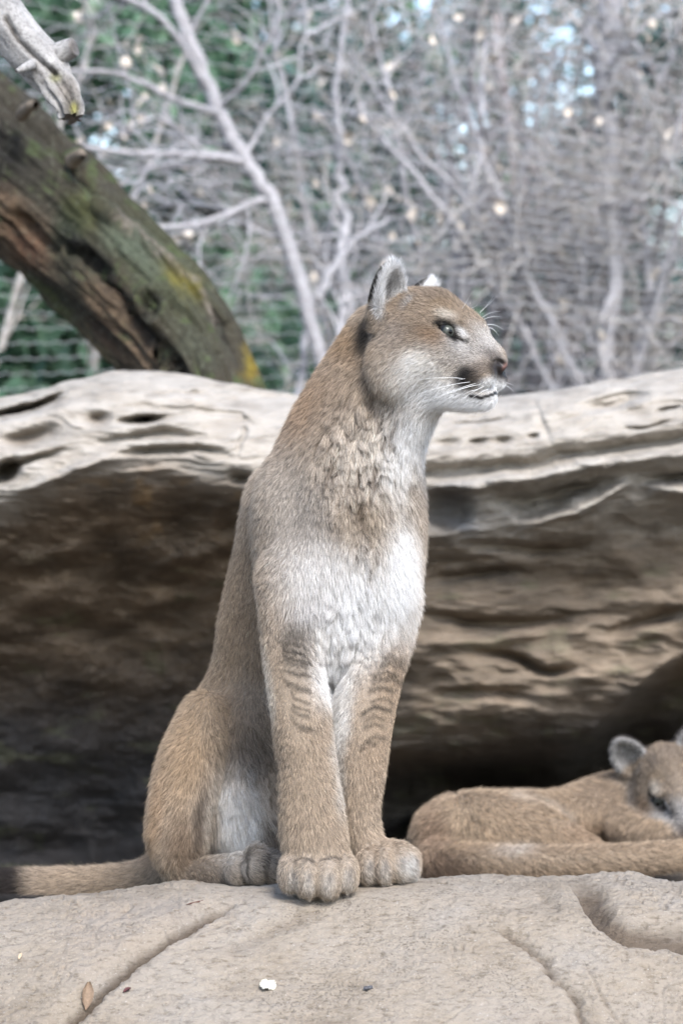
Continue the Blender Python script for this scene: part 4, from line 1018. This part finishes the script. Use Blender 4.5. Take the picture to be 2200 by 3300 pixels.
# loose skin and tufts on the neck and chest
P3 = np.stack([px * 0.9 + py * 0.45, V[:, 1] * 2000 * 0.6, py * 0.5 - px * 0.25], 1)
tuft = np.clip(1.25 * np.exp(-(((px - 1160) / 150) ** 2 + ((py - 1480) / 240) ** 2) ** 1.4), 0, 1)
tuft = np.maximum(tuft, 0.8 * np.exp(-(((px - 1180) / 60) ** 2 + ((py - 1760) / 130) ** 2) ** 1.4))
tuft = np.maximum(tuft, 0.35 * np.exp(-(((px - 1120) / 230) ** 2 + ((py - 2030) / 190) ** 2) ** 1.4)) * (1 - hm)
rg = fbm(np.stack([(px * 0.95 + py * 0.30) / 19.0, V[:, 1] * 2000 / 40.0, (py * 0.95 - px * 0.30) / 38.0], 1) + 0.5 * fbm(V * 60, 2)[:, None], 2) * 1.5
disp = tuft * rg * 8.0 * MPP + (1 - hm) * (1 - tuft) * fbm(V * 28, 3) * 3.0 * MPP
V = V + N * disp[:, None]; N = vert_normals(V, F)
GAP_BARS = []; rs = np.random.default_rng(5)  # dark bars painted for shaded gaps in the leg fur and dark undercoat
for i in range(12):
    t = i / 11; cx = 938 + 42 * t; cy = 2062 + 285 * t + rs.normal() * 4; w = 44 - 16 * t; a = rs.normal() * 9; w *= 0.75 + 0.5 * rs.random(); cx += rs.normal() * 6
    GAP_BARS.append(([(cx - w, cy - 6 + a * 0.6), (cx - 8 + a, cy + 7), (cx + w, cy + 15 - a * 0.6)], (1.0 - 0.45 * t) * (0.65 + 0.35 * rs.random())))
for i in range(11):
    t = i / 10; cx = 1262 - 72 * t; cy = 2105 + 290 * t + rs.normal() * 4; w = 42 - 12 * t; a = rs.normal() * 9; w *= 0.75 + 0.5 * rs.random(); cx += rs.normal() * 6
    GAP_BARS.append(([(cx - w, cy + 14 + a * 0.6), (cx - a, cy - 2), (cx + w, cy + 8)], (1.0 - 0.3 * t) * (0.65 + 0.35 * rs.random())))
bar = np.zeros(len(V)); front_ = (V[:, 1] < 0.13)
for pts, al in GAP_BARS:
    dd_, _, _ = seg_dist(px + 4 * fbm(V * 90, 2), py + 4 * fbm(V * 90 + 7, 2), pts); bar = np.maximum(bar, al * np.exp(-(dd_ / 7.0) ** 2) * front_)
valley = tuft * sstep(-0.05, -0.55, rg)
# pigment, with shade painted into gaps and creases ------------------------------------------------------------
qa = q.copy(); qa[:, 1] = np.abs(qa[:, 1]); hx, hy = to_px(HD.wor(qa).astype(np.float64))
wob = 9.0
nx = fbm(V * 45, 3) * wob; ny = fbm(V * 45 + 31, 3) * wob
p = Paint(px + nx, py + ny, TAN)
p.dab(1000, 1300, 150, 170, (0.34, 0.26, 0.19), 0.8)
p.dab(1100, 1090, 70, 90, (0.36, 0.25, 0.155), 0.85, rot=-45)
p.dab(960, 1330, 60, 150, (0.40, 0.27, 0.17), 0.6, rot=28)
p.dab(920, 1680, 150, 260, GREY, 0.85)
p.dab(1010, 1650, 70, 120, (0.33, 0.30, 0.27), 0.6)
p.dab(720, 2050, 90, 420, (0.45, 0.34, 0.235), 0.9, rot=12)
p.dab(1190, 1480, 150, 180, (0.64, 0.58, 0.51), 0.85)
p.dab(1330, 1430, 95, 180, WHITE, 0.95, rot=15)
p.dab(1340, 1650, 40, 180, (0.45, 0.38, 0.31), 0.8)
p.dab(1170, 1730, 70, 130, (0.45, 0.37, 0.28), 0.8)
p.line([(1160, 1620), (1172, 1720), (1178, 1810)], 12, (0.20, 0.15, 0.105), 0.8)
p.dab(1140, 1960, 190, 190, WHITE, 1.0)
p.dab(1290, 1850, 60, 190, WHITE, 0.95)
p.dab(1030, 1850, 110, 110, (0.70, 0.68, 0.66), 0.8)
p.dab(1070, 2170, 70, 110, WHITE, 1.0)
p.dab(1000, 1960, 70, 60, (0.58, 0.56, 0.55), 0.7)
# forelegs
p.dab(945, 2430, 85, 330, (0.40, 0.315, 0.23), 0.8, rot=-8)
p.dab(950, 2045, 46, 52, (0.12, 0.105, 0.09), 0.75)
p.dab(965, 2140, 45, 60, (0.20, 0.17, 0.14), 0.6)
p.dab(868, 2200, 16, 130, CREAM, 0.6, rot=-5)
p.dab(1240, 2280, 55, 230, (0.41, 0.31, 0.22), 0.9, rot=12)
p.dab(1100, 2330, 32, 120, (0.72, 0.70, 0.67), 0.9, rot=8)
p.dab(1095, 2500, 22, 120, (0.58, 0.55, 0.51), 0.7)
leg_front = (V[:, 1] < 0.13).astype(np.float32)
for pts, al in GAP_BARS: p.line(pts, 7.0 + 2 * math.sin(pts[0][1]), (0.035, 0.031, 0.027), 0.97 * al, mask=leg_front)  # undercoat and shade of the fur gaps, drawn as dark dashes
# hindquarters
p.dab(600, 2420, 90, 190, (0.44, 0.325, 0.215), 0.85, rot=12)
p.dab(820, 2420, 110, 95, (0.21, 0.17, 0.13), 0.85, rot=25)
p.dab(690, 2330, 70, 80, (0.42, 0.33, 0.24), 0.7)
p.dab(755, 2630, 95, 160, (0.82, 0.785, 0.735), 0.95, mask=(1 - leg_front))
p.dab(690, 2640, 26, 90, (0.40, 0.33, 0.26), 0.6)
p.dab(585, 2720, 45, 110, (0.20, 0.14, 0.095), 0.75)
p.dab(640, 2640, 20, 130, (0.13, 0.10, 0.078), 0.85, rot=8)  # shade in the crease between thigh and belly, painted dark
p.dab(500, 2640, 30, 160, (0.42, 0.29, 0.18), 0.7, rot=8)
p.dab(660, 2810, 90, 45, (0.24, 0.19, 0.145), 0.85)
p.dab(815, 2785, 95, 60, (0.38, 0.345, 0.305), 0.85)
for x0, y0 in ((797, 2752), (850, 2746)): p.line([(x0, y0), (x0 - 3, y0 + 40), (x0 + 4, y0 + 85)], 5, (0.08, 0.07, 0.06), 0.8)
p.dab(870, 2700, 40, 120, (0.16, 0.14, 0.125), 0.7, mask=(1 - leg_front))
# paws
p.dab(1026, 2830, 150, 85, (0.43, 0.36, 0.285), 0.8)
for cx, cy in ((992, 2840), (1058, 2846), (1118, 2828), (938, 2830), (1290, 2790), (1190, 2800), (1240, 2800), (1328, 2786)):
    p.dab(cx, cy + 14, 20, 45, (0.56, 0.52, 0.47), 0.7, mask=leg_front)
    p.dab(cx + 6, cy - 12, 8, 20, (0.10, 0.09, 0.085), 0.55, rot=12, mask=leg_front)
for x0, y0 in ((975, 2768), (1062, 2764)): p.line([(x0 - 32, y0 + 8), (x0, y0 - 4), (x0 + 32, y0 + 6)], 5, DARK, 0.7, mask=leg_front)
p.dab(1318, 2800, 26, 50, (0.66, 0.64, 0.61), 0.7)
tailm = ((V[:, 1] > 0.45) & (py > 2700) & (px < 480)).astype(np.float32)
p.dab(330, 2840, 200, 90, (0.42, 0.33, 0.24), 0.8, mask=tailm)
p.c += ((1 - sstep(45, 130, px)) * tailm)[:, None] * (np.array((0.035, 0.028, 0.025)) - p.c)
p.c += (0.75 * valley)[:, None] * (np.array((0.13, 0.10, 0.075)) - p.c)  # dark undercoat plus painted shade between the neck tufts
body_c = p.c
ph = Paint(hx + nx * 0.35, hy + ny * 0.35, TAN); ph.c[:] = body_c; head_paint(ph, hm)
# ears
nl = (N.astype(np.float32) @ HD.R); ie, ins, et, ee = ear_masks(q, nl)
inside_c = np.array((0.70, 0.69, 0.68)) * (1 - 0.55 * np.exp(-((ee[:, 0] / 26) ** 2 + ((et - 0.42) / 0.2) ** 2)))[:, None]
back_c = np.array((0.03, 0.027, 0.025)) + np.clip(et - 0.62, 0, 1)[:, None] * np.array((0.5, 0.47, 0.43))
earc = back_c * (1 - ins[:, None]) + inside_c * ins[:, None]
rim = np.exp(-((ee[:, 0] + 0) / 9.0) ** 2) * 0
ph.c += (ie * (hs < 30))[:, None] * (earc - ph.c)
col = ph.c
ph.c = col; ph.dab(1172, 1075, 22, 60, (0.04, 0.034, 0.03), 0.9, rot=10, mask=(q[:, 1] > 40) * (q[:, 0] < -60) * 1.0)
# the notched pocket at the ear's outer edge
ph.dab(1221, 1000, 16, 26, (0.72, 0.72, 0.72), 0.9, rot=-20, mask=hm); ph.dab(1222, 1000, 4, 11, DARK, 0.9, rot=-20, mask=hm)
col = np.clip(ph.c, 0.01, 0.86)
# bare skin: nose, eye rims
nose = np.exp(-(((hx - 1618) / 30) ** 2 + ((hy - 1186) / 33) ** 2) ** 3) * hm
eyed = np.linalg.norm(qa - EYE, axis=1)
eyeb = sstep(37, 29, eyed)
ms = seg_dist(hx, hy, [(1516, 1276), (1550, 1282), (1585, 1272), (1611, 1257)])[0]; slit = sstep(8.5, 4.0, ms) * hm
bare = np.maximum.reduce([nose, eyeb, slit]); col[eyed < 30] = INK; col += slit[:, None] * (np.array((0.02, 0.018, 0.017)) - col)
# fur direction, length ------------------------------------------------
LM = np.array([(1620,1110,-.6,-.8),(1560,1060,-.7,-.7),(1480,980,-.9,-.45),(1370,930,-1,-.05),(1350,1180,-.85,.5),(1420,1120,-.95,.2),(1450,1310,-.85,.5),
 (1560,1230,-.8,.6),(1590,1310,-.55,.8),(1270,1150,-.8,.6),(1230,1280,-.35,.95),(1110,1100,-.5,.85),(1000,1300,-.35,.95),(1330,1420,-.15,1),(1150,1450,-.1,1),(1100,1700,.05,1),
 (1175,1750,0,1),(900,1600,-.12,1),(750,1900,-.3,1),(680,2150,-.25,1),(1290,1900,.3,1),(1340,1650,.2,1),(1080,2150,.0,1),(950,2300,.12,1),(1000,2600,.15,1),
 (1240,2300,-.1,1),(1180,2550,0,1),(600,2450,-.45,.9),(560,2650,-.4,.9),(500,2700,-.6,.8),(830,2420,.35,.9),(770,2620,.25,1),(860,2650,.35,1),(660,2810,.8,.3),(800,2790,.9,.3),
 (1030,2760,0,1),(1030,2850,0,1),(1250,2760,.5,.8),(1310,2790,.7,.7),(400,2840,-1,.1),(100,2850,-1,.05),(-100,2850,-1,0)], float)
d2 = (px[:, None] - LM[None, :, 0]) ** 2 + (py[:, None] - LM[None, :, 1]) ** 2 + 400.0
ww = d2 ** -1.6; fl = ww @ LM[:, 2:4] / ww.sum(1)[:, None]
flow = np.stack([fl[:, 0], np.zeros(len(V)), -fl[:, 1]], 1)
EA = HD.R @ EAX                                                           # ears: hair runs to the tip
sgn = np.sign(q[:, 1]); axl = np.stack([np.full(len(V), EAX[0]), EAX[1] * sgn, np.full(len(V), EAX[2])], 1); flow = flow + (ie * (hs < 30))[:, None] * (axl @ HD.R.T * 1.2 - flow)
def field(items, base, x=px, y=py):
    f = np.full(len(V), base, float)
    for cx, cy, rx, ry, v in items: f += np.exp(-(((x - cx) / rx) ** 2 + ((y - cy) / ry) ** 2) ** 1.5) * (v - f)
    return f
length = field([(1170,1450,230,260,.024),(1140,1980,230,230,.026),(1075,2180,70,110,.036),(900,1700,140,220,.014),(740,2000,110,350,.011),(800,2600,150,190,.046),(830,2420,110,110,.028),
  (600,2500,110,230,.017),(560,2720,70,130,.017),(970,2450,110,300,.011),(1180,2450,110,250,.011),(1030,2820,170,110,.0075),(1250,2790,130,100,.0075),(780,2800,190,70,.009),(200,2850,330,90,.017)], .014)
hl_ = field([(1620,1150,60,60,.0028),(1560,1080,80,70,.0042),(1450,1060,60,50,.0045),(1560,1240,60,45,.0050),(1500,1215,40,40,.0035),(1480,1310,130,40,.013),(1300,1200,110,120,.012),(1380,960,120,60,.009),(1230,1290,70,90,.017)], .0085, hx, hy)
ms_ = ms; hl_ = hl_ * (1 - 0.6 * np.exp(-(ms_ / 18.0) ** 2))
length = length * (1 - hm) + hl_ * hm
length = length * (1 - ie * (hs < 30)) + (0.006 + 0.009 * ins) * ie * (hs < 30)
dens = field([(1560,1120,90,90,2.0),(1450,1060,80,60,2.0),(800,2600,150,190,1.2)], 1.0, hx * hm + px * (1 - hm), hy * hm + py * (1 - hm))
dens = dens * (1 + 0.9 * hm) * np.where(N[:, 1] > 0.45, 0.35, 1.0) * (1 - np.clip(bare * 1.5, 0, 1))
dens *= np.where((py > 2850) & (N[:, 2] < -0.5), 0.2, 1.0)
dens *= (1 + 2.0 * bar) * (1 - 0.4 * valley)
length *= 1 - 0.68 * np.exp(-(((px - 955) / 75) ** 2 + ((py - 2200) / 190) ** 2) ** 2) * front_ - 0.68 * np.exp(-(((px - 1225) / 90) ** 2 + ((py - 2250) / 190) ** 2) ** 2) * front_
lift = field([(1170,1450,200,240,.55),(1140,1980,230,230,.6),(800,2600,150,190,.5)], .38) * (1 - hm) + .42 * hm
tuftc = np.clip(0.64 * tuft + 0.6 * np.exp(-(((px - 800) / 150) ** 2 + ((py - 2560) / 210) ** 2) ** 1.4) + 0.35 * np.exp(-(((px - 1110) / 190) ** 2 + ((py - 2080) / 170) ** 2) ** 1.4), 0, 0.85)
clump = np.clip(0.20 + 0.25 * tuft + 0.25 * np.exp(-(((px - 800) / 150) ** 2 + ((py - 2580) / 200) ** 2) ** 1.4) - 0.15 * hm, 0, 0.92)
PUMA = empty('puma', W(1000, 2860, 0.15), 'tan puma sitting upright on the rock ledge with white chest, head turned aside', 'puma', 'pumas at the den')
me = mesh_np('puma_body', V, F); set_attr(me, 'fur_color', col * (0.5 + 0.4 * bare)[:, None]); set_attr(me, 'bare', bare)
skin = skin_material('puma_skin'); furm = fur_material('puma_fur')
BODY = add_obj('body', me, skin, PUMA)
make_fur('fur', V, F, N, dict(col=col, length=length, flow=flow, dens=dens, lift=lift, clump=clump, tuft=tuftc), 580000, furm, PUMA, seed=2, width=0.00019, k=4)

# eyes -------------------------------------------------------------------
def eye_material():
    m = NT('puma_eye'); tc = m.n('TexCoord'); sp = m.n('SeparateXYZ'); m.l(tc.outputs['Object'], sp.inputs[0])
    r = m.math('POWER', m.math('ADD', m.math('MULTIPLY', sp.outputs[0], sp.outputs[0]), m.math('MULTIPLY', sp.outputs[1], sp.outputs[1])), 0.5)
    nz = m.noise(m.coords((1, 1, 1)), 900, 3)
    c = m.ramp(m.math('MULTIPLY', r, 68), [(0.0, (0.004,) * 3), (0.22, (0.004, 0.004, 0.004)), (0.27, (0.045, 0.048, 0.042)), (0.50, (0.075, 0.08, 0.07)), (0.72, (0.035, 0.038, 0.032)), (0.80, (0.01, 0.01, 0.01)), (1.0, (0.02, 0.018, 0.016))])
    c2 = m.mix(0.35, c, nz, 'MULTIPLY'); m.l(c2, m.bsdf.inputs['Base Color']); m.bsdf.inputs['Roughness'].default_value = 0.08
    m.bsdf.inputs['Specular IOR Level'].default_value = 0.22
    return m.m
EYEM = eye_material()
def make_eye(H, side, parent, gaze, proud=-0.5):
    r = EYE_R * H.k; c = H.wor(((EYE + EYE_M[:, 1] * proud) * V3(1, side, 1))[None])[0]
    n1, n2 = 40, 24; th = np.linspace(0, 2 * math.pi, n1, endpoint=False); ph_ = np.linspace(0.02, math.pi - 0.02, n2)
    TH, PH = np.meshgrid(th, ph_, indexing='ij')
    Vv = np.stack([np.sin(PH) * np.cos(TH), np.sin(PH) * np.sin(TH), np.cos(PH)], -1).reshape(-1, 3) * r
    bul = np.exp(-((Vv[:, 0] ** 2 + Vv[:, 1] ** 2) / (r * 0.55) ** 2)) * (Vv[:, 2] > 0); Vv[:, 2] += bul * r * 0.06
    me = mesh_np('eye', Vv, grid_faces(n1, n2, True))
    o = add_obj('eye', me, EYEM, parent)
    g = Vector((H.R @ (unit(np.array(gaze, float)) * np.array((1, side, 1)))).tolist())
    o.matrix_basis = Matrix.Translation(Vector(c.tolist())) @ g.to_track_quat('Z', 'Y').to_matrix().to_4x4()
    return o
for side in (1, -1): make_eye(HD, side, PUMA, (0.84, 0.53, -0.14))

# whiskers and brow hairs --------------------------------------------------
def whisker_mat():
    m = NT('whisker'); m.bsdf.inputs['Base Color'].default_value = (0.85, 0.85, 0.84, 1); m.bsdf.inputs['Roughness'].default_value = 0.35; return m.m
WHM = whisker_mat()
def whisker(H, a, b, l0, l1, sag, side, parent, r=0.00042):
    """from a to b (reference positions on the near side), lateral l0 -> l1"""
    A, B = H.hl(a[0], a[1], l0), H.hl(b[0], b[1], l1)
    t = np.linspace(0, 1, 9)[:, None]; Q = A + (B - A) * t; Q[:, 2] += sag * 4 * (t * (1 - t))[:, 0]; Q[:, 1] *= side
    P = H.wor(Q); rad = r * (1 - 0.8 * t[:, 0])
    Vv, Ff = tube_arrays(P, rad, 4); add_obj('whisker', mesh_np('whisker', Vv, Ff), WHM, parent)
WL = [((1515,1232),(1308,1238),70,120,12),((1528,1236),(1325,1282),70,125,8),((1535,1240),(1372,1302),68,120,6),((1540,1246),(1400,1292),66,110,6),((1525,1248),(1440,1274),66,95,3),
      ((1550,1252),(1470,1300),62,90,3),((1562,1262),(1510,1292),58,80,3),((1530,1262),(1488,1276),60,80,2),((1505,1228),(1470,1232),72,90,2)]
for a, b, l0, l1, sg in WL:
    whisker(HD, a, b, l0, l1, sg, 1, PUMA); whisker(HD, a, b, l0, l1, sg, -1, PUMA)
for a, b, l0, l1, sg in [((1485,1000),(1512,953),40,75,-2),((1515,998),(1533,990),35,60,-2),((1541,1015),(1580,966),20,45,-3),((1541,1010),(1594,962),15,30,-3),((1550,1028),(1605,1012),15,20,6),((1556,1034),(1608,1030),10,15,5),
                         ((1565,1052),(1618,1072),8,0,7),((1570,1062),(1600,1088),6,0,6),((1510,985),(1513,975),30,40,0),((1622,1240),(1645,1250),20,22,1),((1622,1250),(1645,1270),20,22,2)]:
    whisker(HD, a, b, l0, l1, sg, 1, PUMA, 0.00032)
# ================================================================== the puma lying in the den
H2 = Head(2158, 2535, 1.40, 80, -12, -12, 0.86)
HAUNCH = [(1440,2690,1.18,112),(1560,2680,1.14,128),(1700,2695,1.12,112),(1830,2740,1.10,78),(1960,2785,1.08,48),(2060,2800,1.06,38)]
RUMP = [(1420,2720,1.25,100),(1470,2650,1.30,92),(1640,2640,1.36,90),(1800,2640,1.42,92),(1960,2600,1.48,104),(2090,2590,1.48,112),(2160,2600,1.46,92)]
TAIL2 = [(1420,2770,1.10,72),(1560,2786,1.04,62),(1740,2786,1.00,56),(1940,2778,0.98,52),(2120,2762,0.98,47),(2260,2752,1.0,42),(2400,2760,1.05,36)]
ARM2 = [(2010,2660,1.40,62),(2100,2690,1.34,56),(2230,2715,1.28,46),(2330,2730,1.24,44)]
def lying_sdf(P):
    m = MPP * 1.25
    d = chain_sdf(P, HAUNCH, 1); d = smin(d, chain_sdf(P, RUMP, 1), 40 * m); d = smin(d, px_ell(P, (1500, 2760, 1.18, 130, 90, 150)), 40 * m)
    d = smin(d, chain_sdf(P, TAIL2, 1), 16 * m); d = smin(d, chain_sdf(P, ARM2, 1), 20 * m)
    hq = H2.loc(P); near = np.einsum('ij,ij->i', hq, hq) < 520 ** 2
    if near.any():
        hd = np.full(len(P), 9.0, np.float32); hd[near] = head_sdf(hq[near]) * H2.k; d = smin(d, hd, 36 * m)
    return d
def lying_puma():
    V, F = polygonise(lying_sdf, (0.05, 0.80, 0.36), (0.98, 1.72, 0.98), 0.0042)
    q = H2.loc(V.astype(np.float32)); hs = head_sdf(q); hm = sstep(24, 3, hs)
    V = relax(V.astype(np.float64), F, 0.5 * (1 - hm), 6); N = vert_normals(V, F)
    x, y = to_px(V); p = Paint(x + 10 * fbm(V * 30, 3), y + 10 * fbm(V * 30 + 9, 3), (0.40, 0.305, 0.215))
    fr = (V[:, 1] < 1.25) * 1.0
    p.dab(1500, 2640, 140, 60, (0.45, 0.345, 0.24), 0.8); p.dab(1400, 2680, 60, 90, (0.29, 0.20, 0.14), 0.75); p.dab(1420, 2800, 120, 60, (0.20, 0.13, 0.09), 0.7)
    p.dab(1650, 2735, 70, 30, (0.60, 0.55, 0.50), 0.6); p.dab(1600, 2710, 90, 30, (0.52, 0.40, 0.28), 0.5)
    p.line([(1640, 2563), (1740, 2572), (1800, 2600), (1840, 2632)], 14, (0.52, 0.44, 0.36), 0.6)
    p.dab(1980, 2560, 130, 70, (0.29, 0.225, 0.17), 0.7, mask=1 - fr); p.dab(1900, 2680, 90, 40, (0.30, 0.20, 0.13), 0.5); p.dab(1470, 2725, 40, 16, (0.50, 0.37, 0.25), 0.6)
    p.dab(1850, 2770, 330, 24, (0.45, 0.355, 0.26), 0.7, mask=fr)
    # face in the frame of the sitting puma's profile
    qa = q.copy(); qa[:, 1] = np.abs(qa[:, 1]); hx, hy = to_px(HD.wor(qa).astype(np.float64)); ph = Paint(hx, hy, TAN); ph.c[:] = p.c; head_paint(ph, hm)
    nl = N.astype(np.float32) @ H2.R; ie, ins, et, ee = ear_masks(q, nl); ear = (np.array((0.035, 0.03, 0.028))[None] * (1 - ins[:, None]) + np.array((0.33, 0.32, 0.31))[None] * ins[:, None]); iem = ie * (hs < 30)
    col = np.clip(ph.c + iem[:, None] * (ear - ph.c), 0.01, 0.85)
    col = col * (1 - 0.25 * hm[:, None] * (1 - iem[:, None]))  # head colour dimmed to paint in the den's shade
    eyed = np.linalg.norm(qa - EYE, axis=1); bare = np.maximum(np.exp(-(((hx - 1624) / 24) ** 2 + ((hy - 1182) / 32) ** 2) ** 3) * hm, sstep(37, 29, eyed)); col[eyed < 30] = INK; sl = sstep(12, 7, mouth_slit(qa)) * hm; col += sl[:, None] * (np.array((0.03, 0.027, 0.025)) - col)
    root = empty('puma', W(1700, 2850, 1.2), 'second tan puma lying curled in the shaded den under the log', 'puma', 'pumas at the den')
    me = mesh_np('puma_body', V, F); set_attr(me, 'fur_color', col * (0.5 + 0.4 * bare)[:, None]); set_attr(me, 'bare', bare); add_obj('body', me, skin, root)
    LMb = np.array([(1400,2650,-.6,.8),(1550,2600,.5,.8),(1700,2650,.8,.6),(1900,2740,.9,.5),(1800,2590,-.9,.3),(2000,2540,-.8,.6),(2100,2560,-.6,.8),(1500,2780,1,.1),(1900,2780,1,0),(2150,2760,1,0),(2180,2450,0,-1),(2120,2620,-.7,.6),(2230,2620,.7,.6)], float)
    d2 = (x[:, None] - LMb[None, :, 0]) ** 2 + (y[:, None] - LMb[None, :, 1]) ** 2 + 400; ww = d2 ** -1.5; fl = ww @ LMb[:, 2:4] / ww.sum(1)[:, None]
    flow = np.stack([fl[:, 0], 0 * x, -fl[:, 1]], 1)
    length = np.where(hm > 0.5, 0.009, 0.016); n = len(V)
    make_fur('fur', V, F, N, dict(col=col, length=length, flow=flow, dens=np.where(N[:, 1] > 0.4, 0.3, 1.0) * (1 - np.clip(bare * 1.5, 0, 1)), lift=np.full(n, 0.4), clump=np.full(n, 0.15), tuft=np.zeros(n)), 120000, furm, root, seed=4, width=0.00034, k=4)
    for side in (1, -1): make_eye(H2, side, root, (0.85, 0.5, -0.35), -2.0)
    for a, b, l0, l1, sg in WL[:6]:
        for side in (1, -1):
            A, B = HD.hl(a[0], a[1], l0), HD.hl(b[0], b[1], l1); t = np.linspace(0, 1, 8)[:, None]; Q = A + (B - A) * t * 0.8; Q[:, 1] = (l0 + (l1 + 130 - l0) * t[:, 0]); Q[:, 2] += 6 * (t * (1 - t))[:, 0]; Q[:, 1] *= side
            Vv, Ff = tube_arrays(H2.wor(Q), 0.0006 * (1 - 0.8 * t[:, 0]), 4); add_obj('whisker', mesh_np('whisker', Vv, Ff), WHM, root)
lying_puma()

# ================================================================== litter on the ledge
def litter():
    dg = bpy.context.evaluated_depsgraph_get(); ro = bpy.data.objects['rock_ledge']
    from mathutils.bvhtree import BVHTree
    bvh = BVHTree.FromObject(ro, dg)
    def spot(px, py):
        o = Vector((0, -D, CAMZ)); t = Vector(W(px, py, 0.0).tolist()) - o; t.normalize(); h = bvh.ray_cast(o, t); return h[0], h[1]
    def lm(name, col):
        m = NT(name); n = m.noise(m.coords(), 250, 4); m.l(m.mix(m.ramp(n, [(0.35, (0, 0, 0)), (0.7, (1, 1, 1))]), tuple(c * 0.65 for c in col), col), m.bsdf.inputs['Base Color']); m.bsdf.inputs['Roughness'].default_value = 0.75; return m.m
    def leaf(name, px, py, L, Wd, ang, col, label, cat, seed, curl=0.3, ragged=0.0):
        p, n = spot(px, py); rs = np.random.default_rng(seed)
        u = np.linspace(-1, 1, 9); v = np.linspace(0, 1, 13); U, Vv = np.meshgrid(u, v, indexing='ij'); wv = np.sin(np.pi * np.clip(Vv, 0.03, 0.97)) ** 0.7 * Wd / 2 * (1 + ragged * rs.normal(size=U.shape) * 0.6)
        X = U * wv; Y = (Vv - 0.5) * L + ragged * L * 0.10 * rs.normal(size=U.shape); Z = 0.003 + curl * Wd * U * U * 0.5 + 0.1 * Wd * np.sin(Vv * 5) + 0.0006 * rs.normal(size=U.shape)
        top = np.stack([X, Y, Z + 0.0005], -1).reshape(-1, 3); bot = np.stack([X, Y, Z - 0.0005], -1).reshape(-1, 3)
        F = grid_faces(9, 13); k = len(top); me = mesh_np(name, np.vstack([top, bot]), np.vstack([F, F[:, ::-1] + k])); o = add_obj(name, me, lm(name + '_dry', col))
        qt = n.to_track_quat('Z', 'Y'); o.matrix_basis = Matrix.Translation(p) @ qt.to_matrix().to_4x4() @ Matrix.Rotation(math.radians(ang), 4, 'Z')
        tag(o, label, cat)
    leaf('dry_leaf', 278, 3212, 0.045, 0.018, 165, (0.22, 0.155, 0.105), 'curled brown dry leaf lying in the rock crevice', 'leaf', 1, 0.6, 0.05)
    leaf('leaf_scrap', 860, 3182, 0.028, 0.026, 30, (0.50, 0.48, 0.40), 'ragged cream-white leaf scrap on the bare front of the ledge', 'leaf', 2, 0.2, 0.22)
    leaf('leaf_scrap', 410, 3196, 0.016, 0.007, 140, (0.09, 0.035, 0.035), 'tiny dark red leaf scrap on the ledge', 'leaf', 3, 0.3, 0.1)
    leaf('leaf_scrap', 65, 3088, 0.022, 0.005, 150, (0.50, 0.40, 0.28), 'thin straw-coloured leaf sliver on the ledge', 'leaf', 4, 0.3, 0.1)
    for (a, b, r, c, label) in (((600, 2917), (655, 2902), 0.0013, (0.10, 0.05, 0.04), 'short dark reddish twig lying on the ledge beside the hind paw'), ((1170, 3192), (1192, 3186), 0.004, (0.10, 0.10, 0.11), 'small dark grey crumb of dirt on the ledge')):
        p0, n0 = spot(*a); p1, n1 = spot(*b); k = np.linspace(0, 1, 7)[:, None]; P = np.array(p0) + (np.array(p1) - np.array(p0)) * k + np.array(n0) * (r * 0.8)
        P[1:-1] += np.random.default_rng(3).normal(size=(5, 3)) * r * 0.5
        V, F = tube_arrays(P, r * np.array([0.3, 0.9, 1.0, 0.9, 1.0, 0.8, 0.3]), 7); o = add_obj('twig' if 'twig' in label else 'dirt_crumb', mesh_np('twig', V, F), lm('litter', c)); tag(o, label, 'twig' if 'twig' in label else 'dirt')
litter()
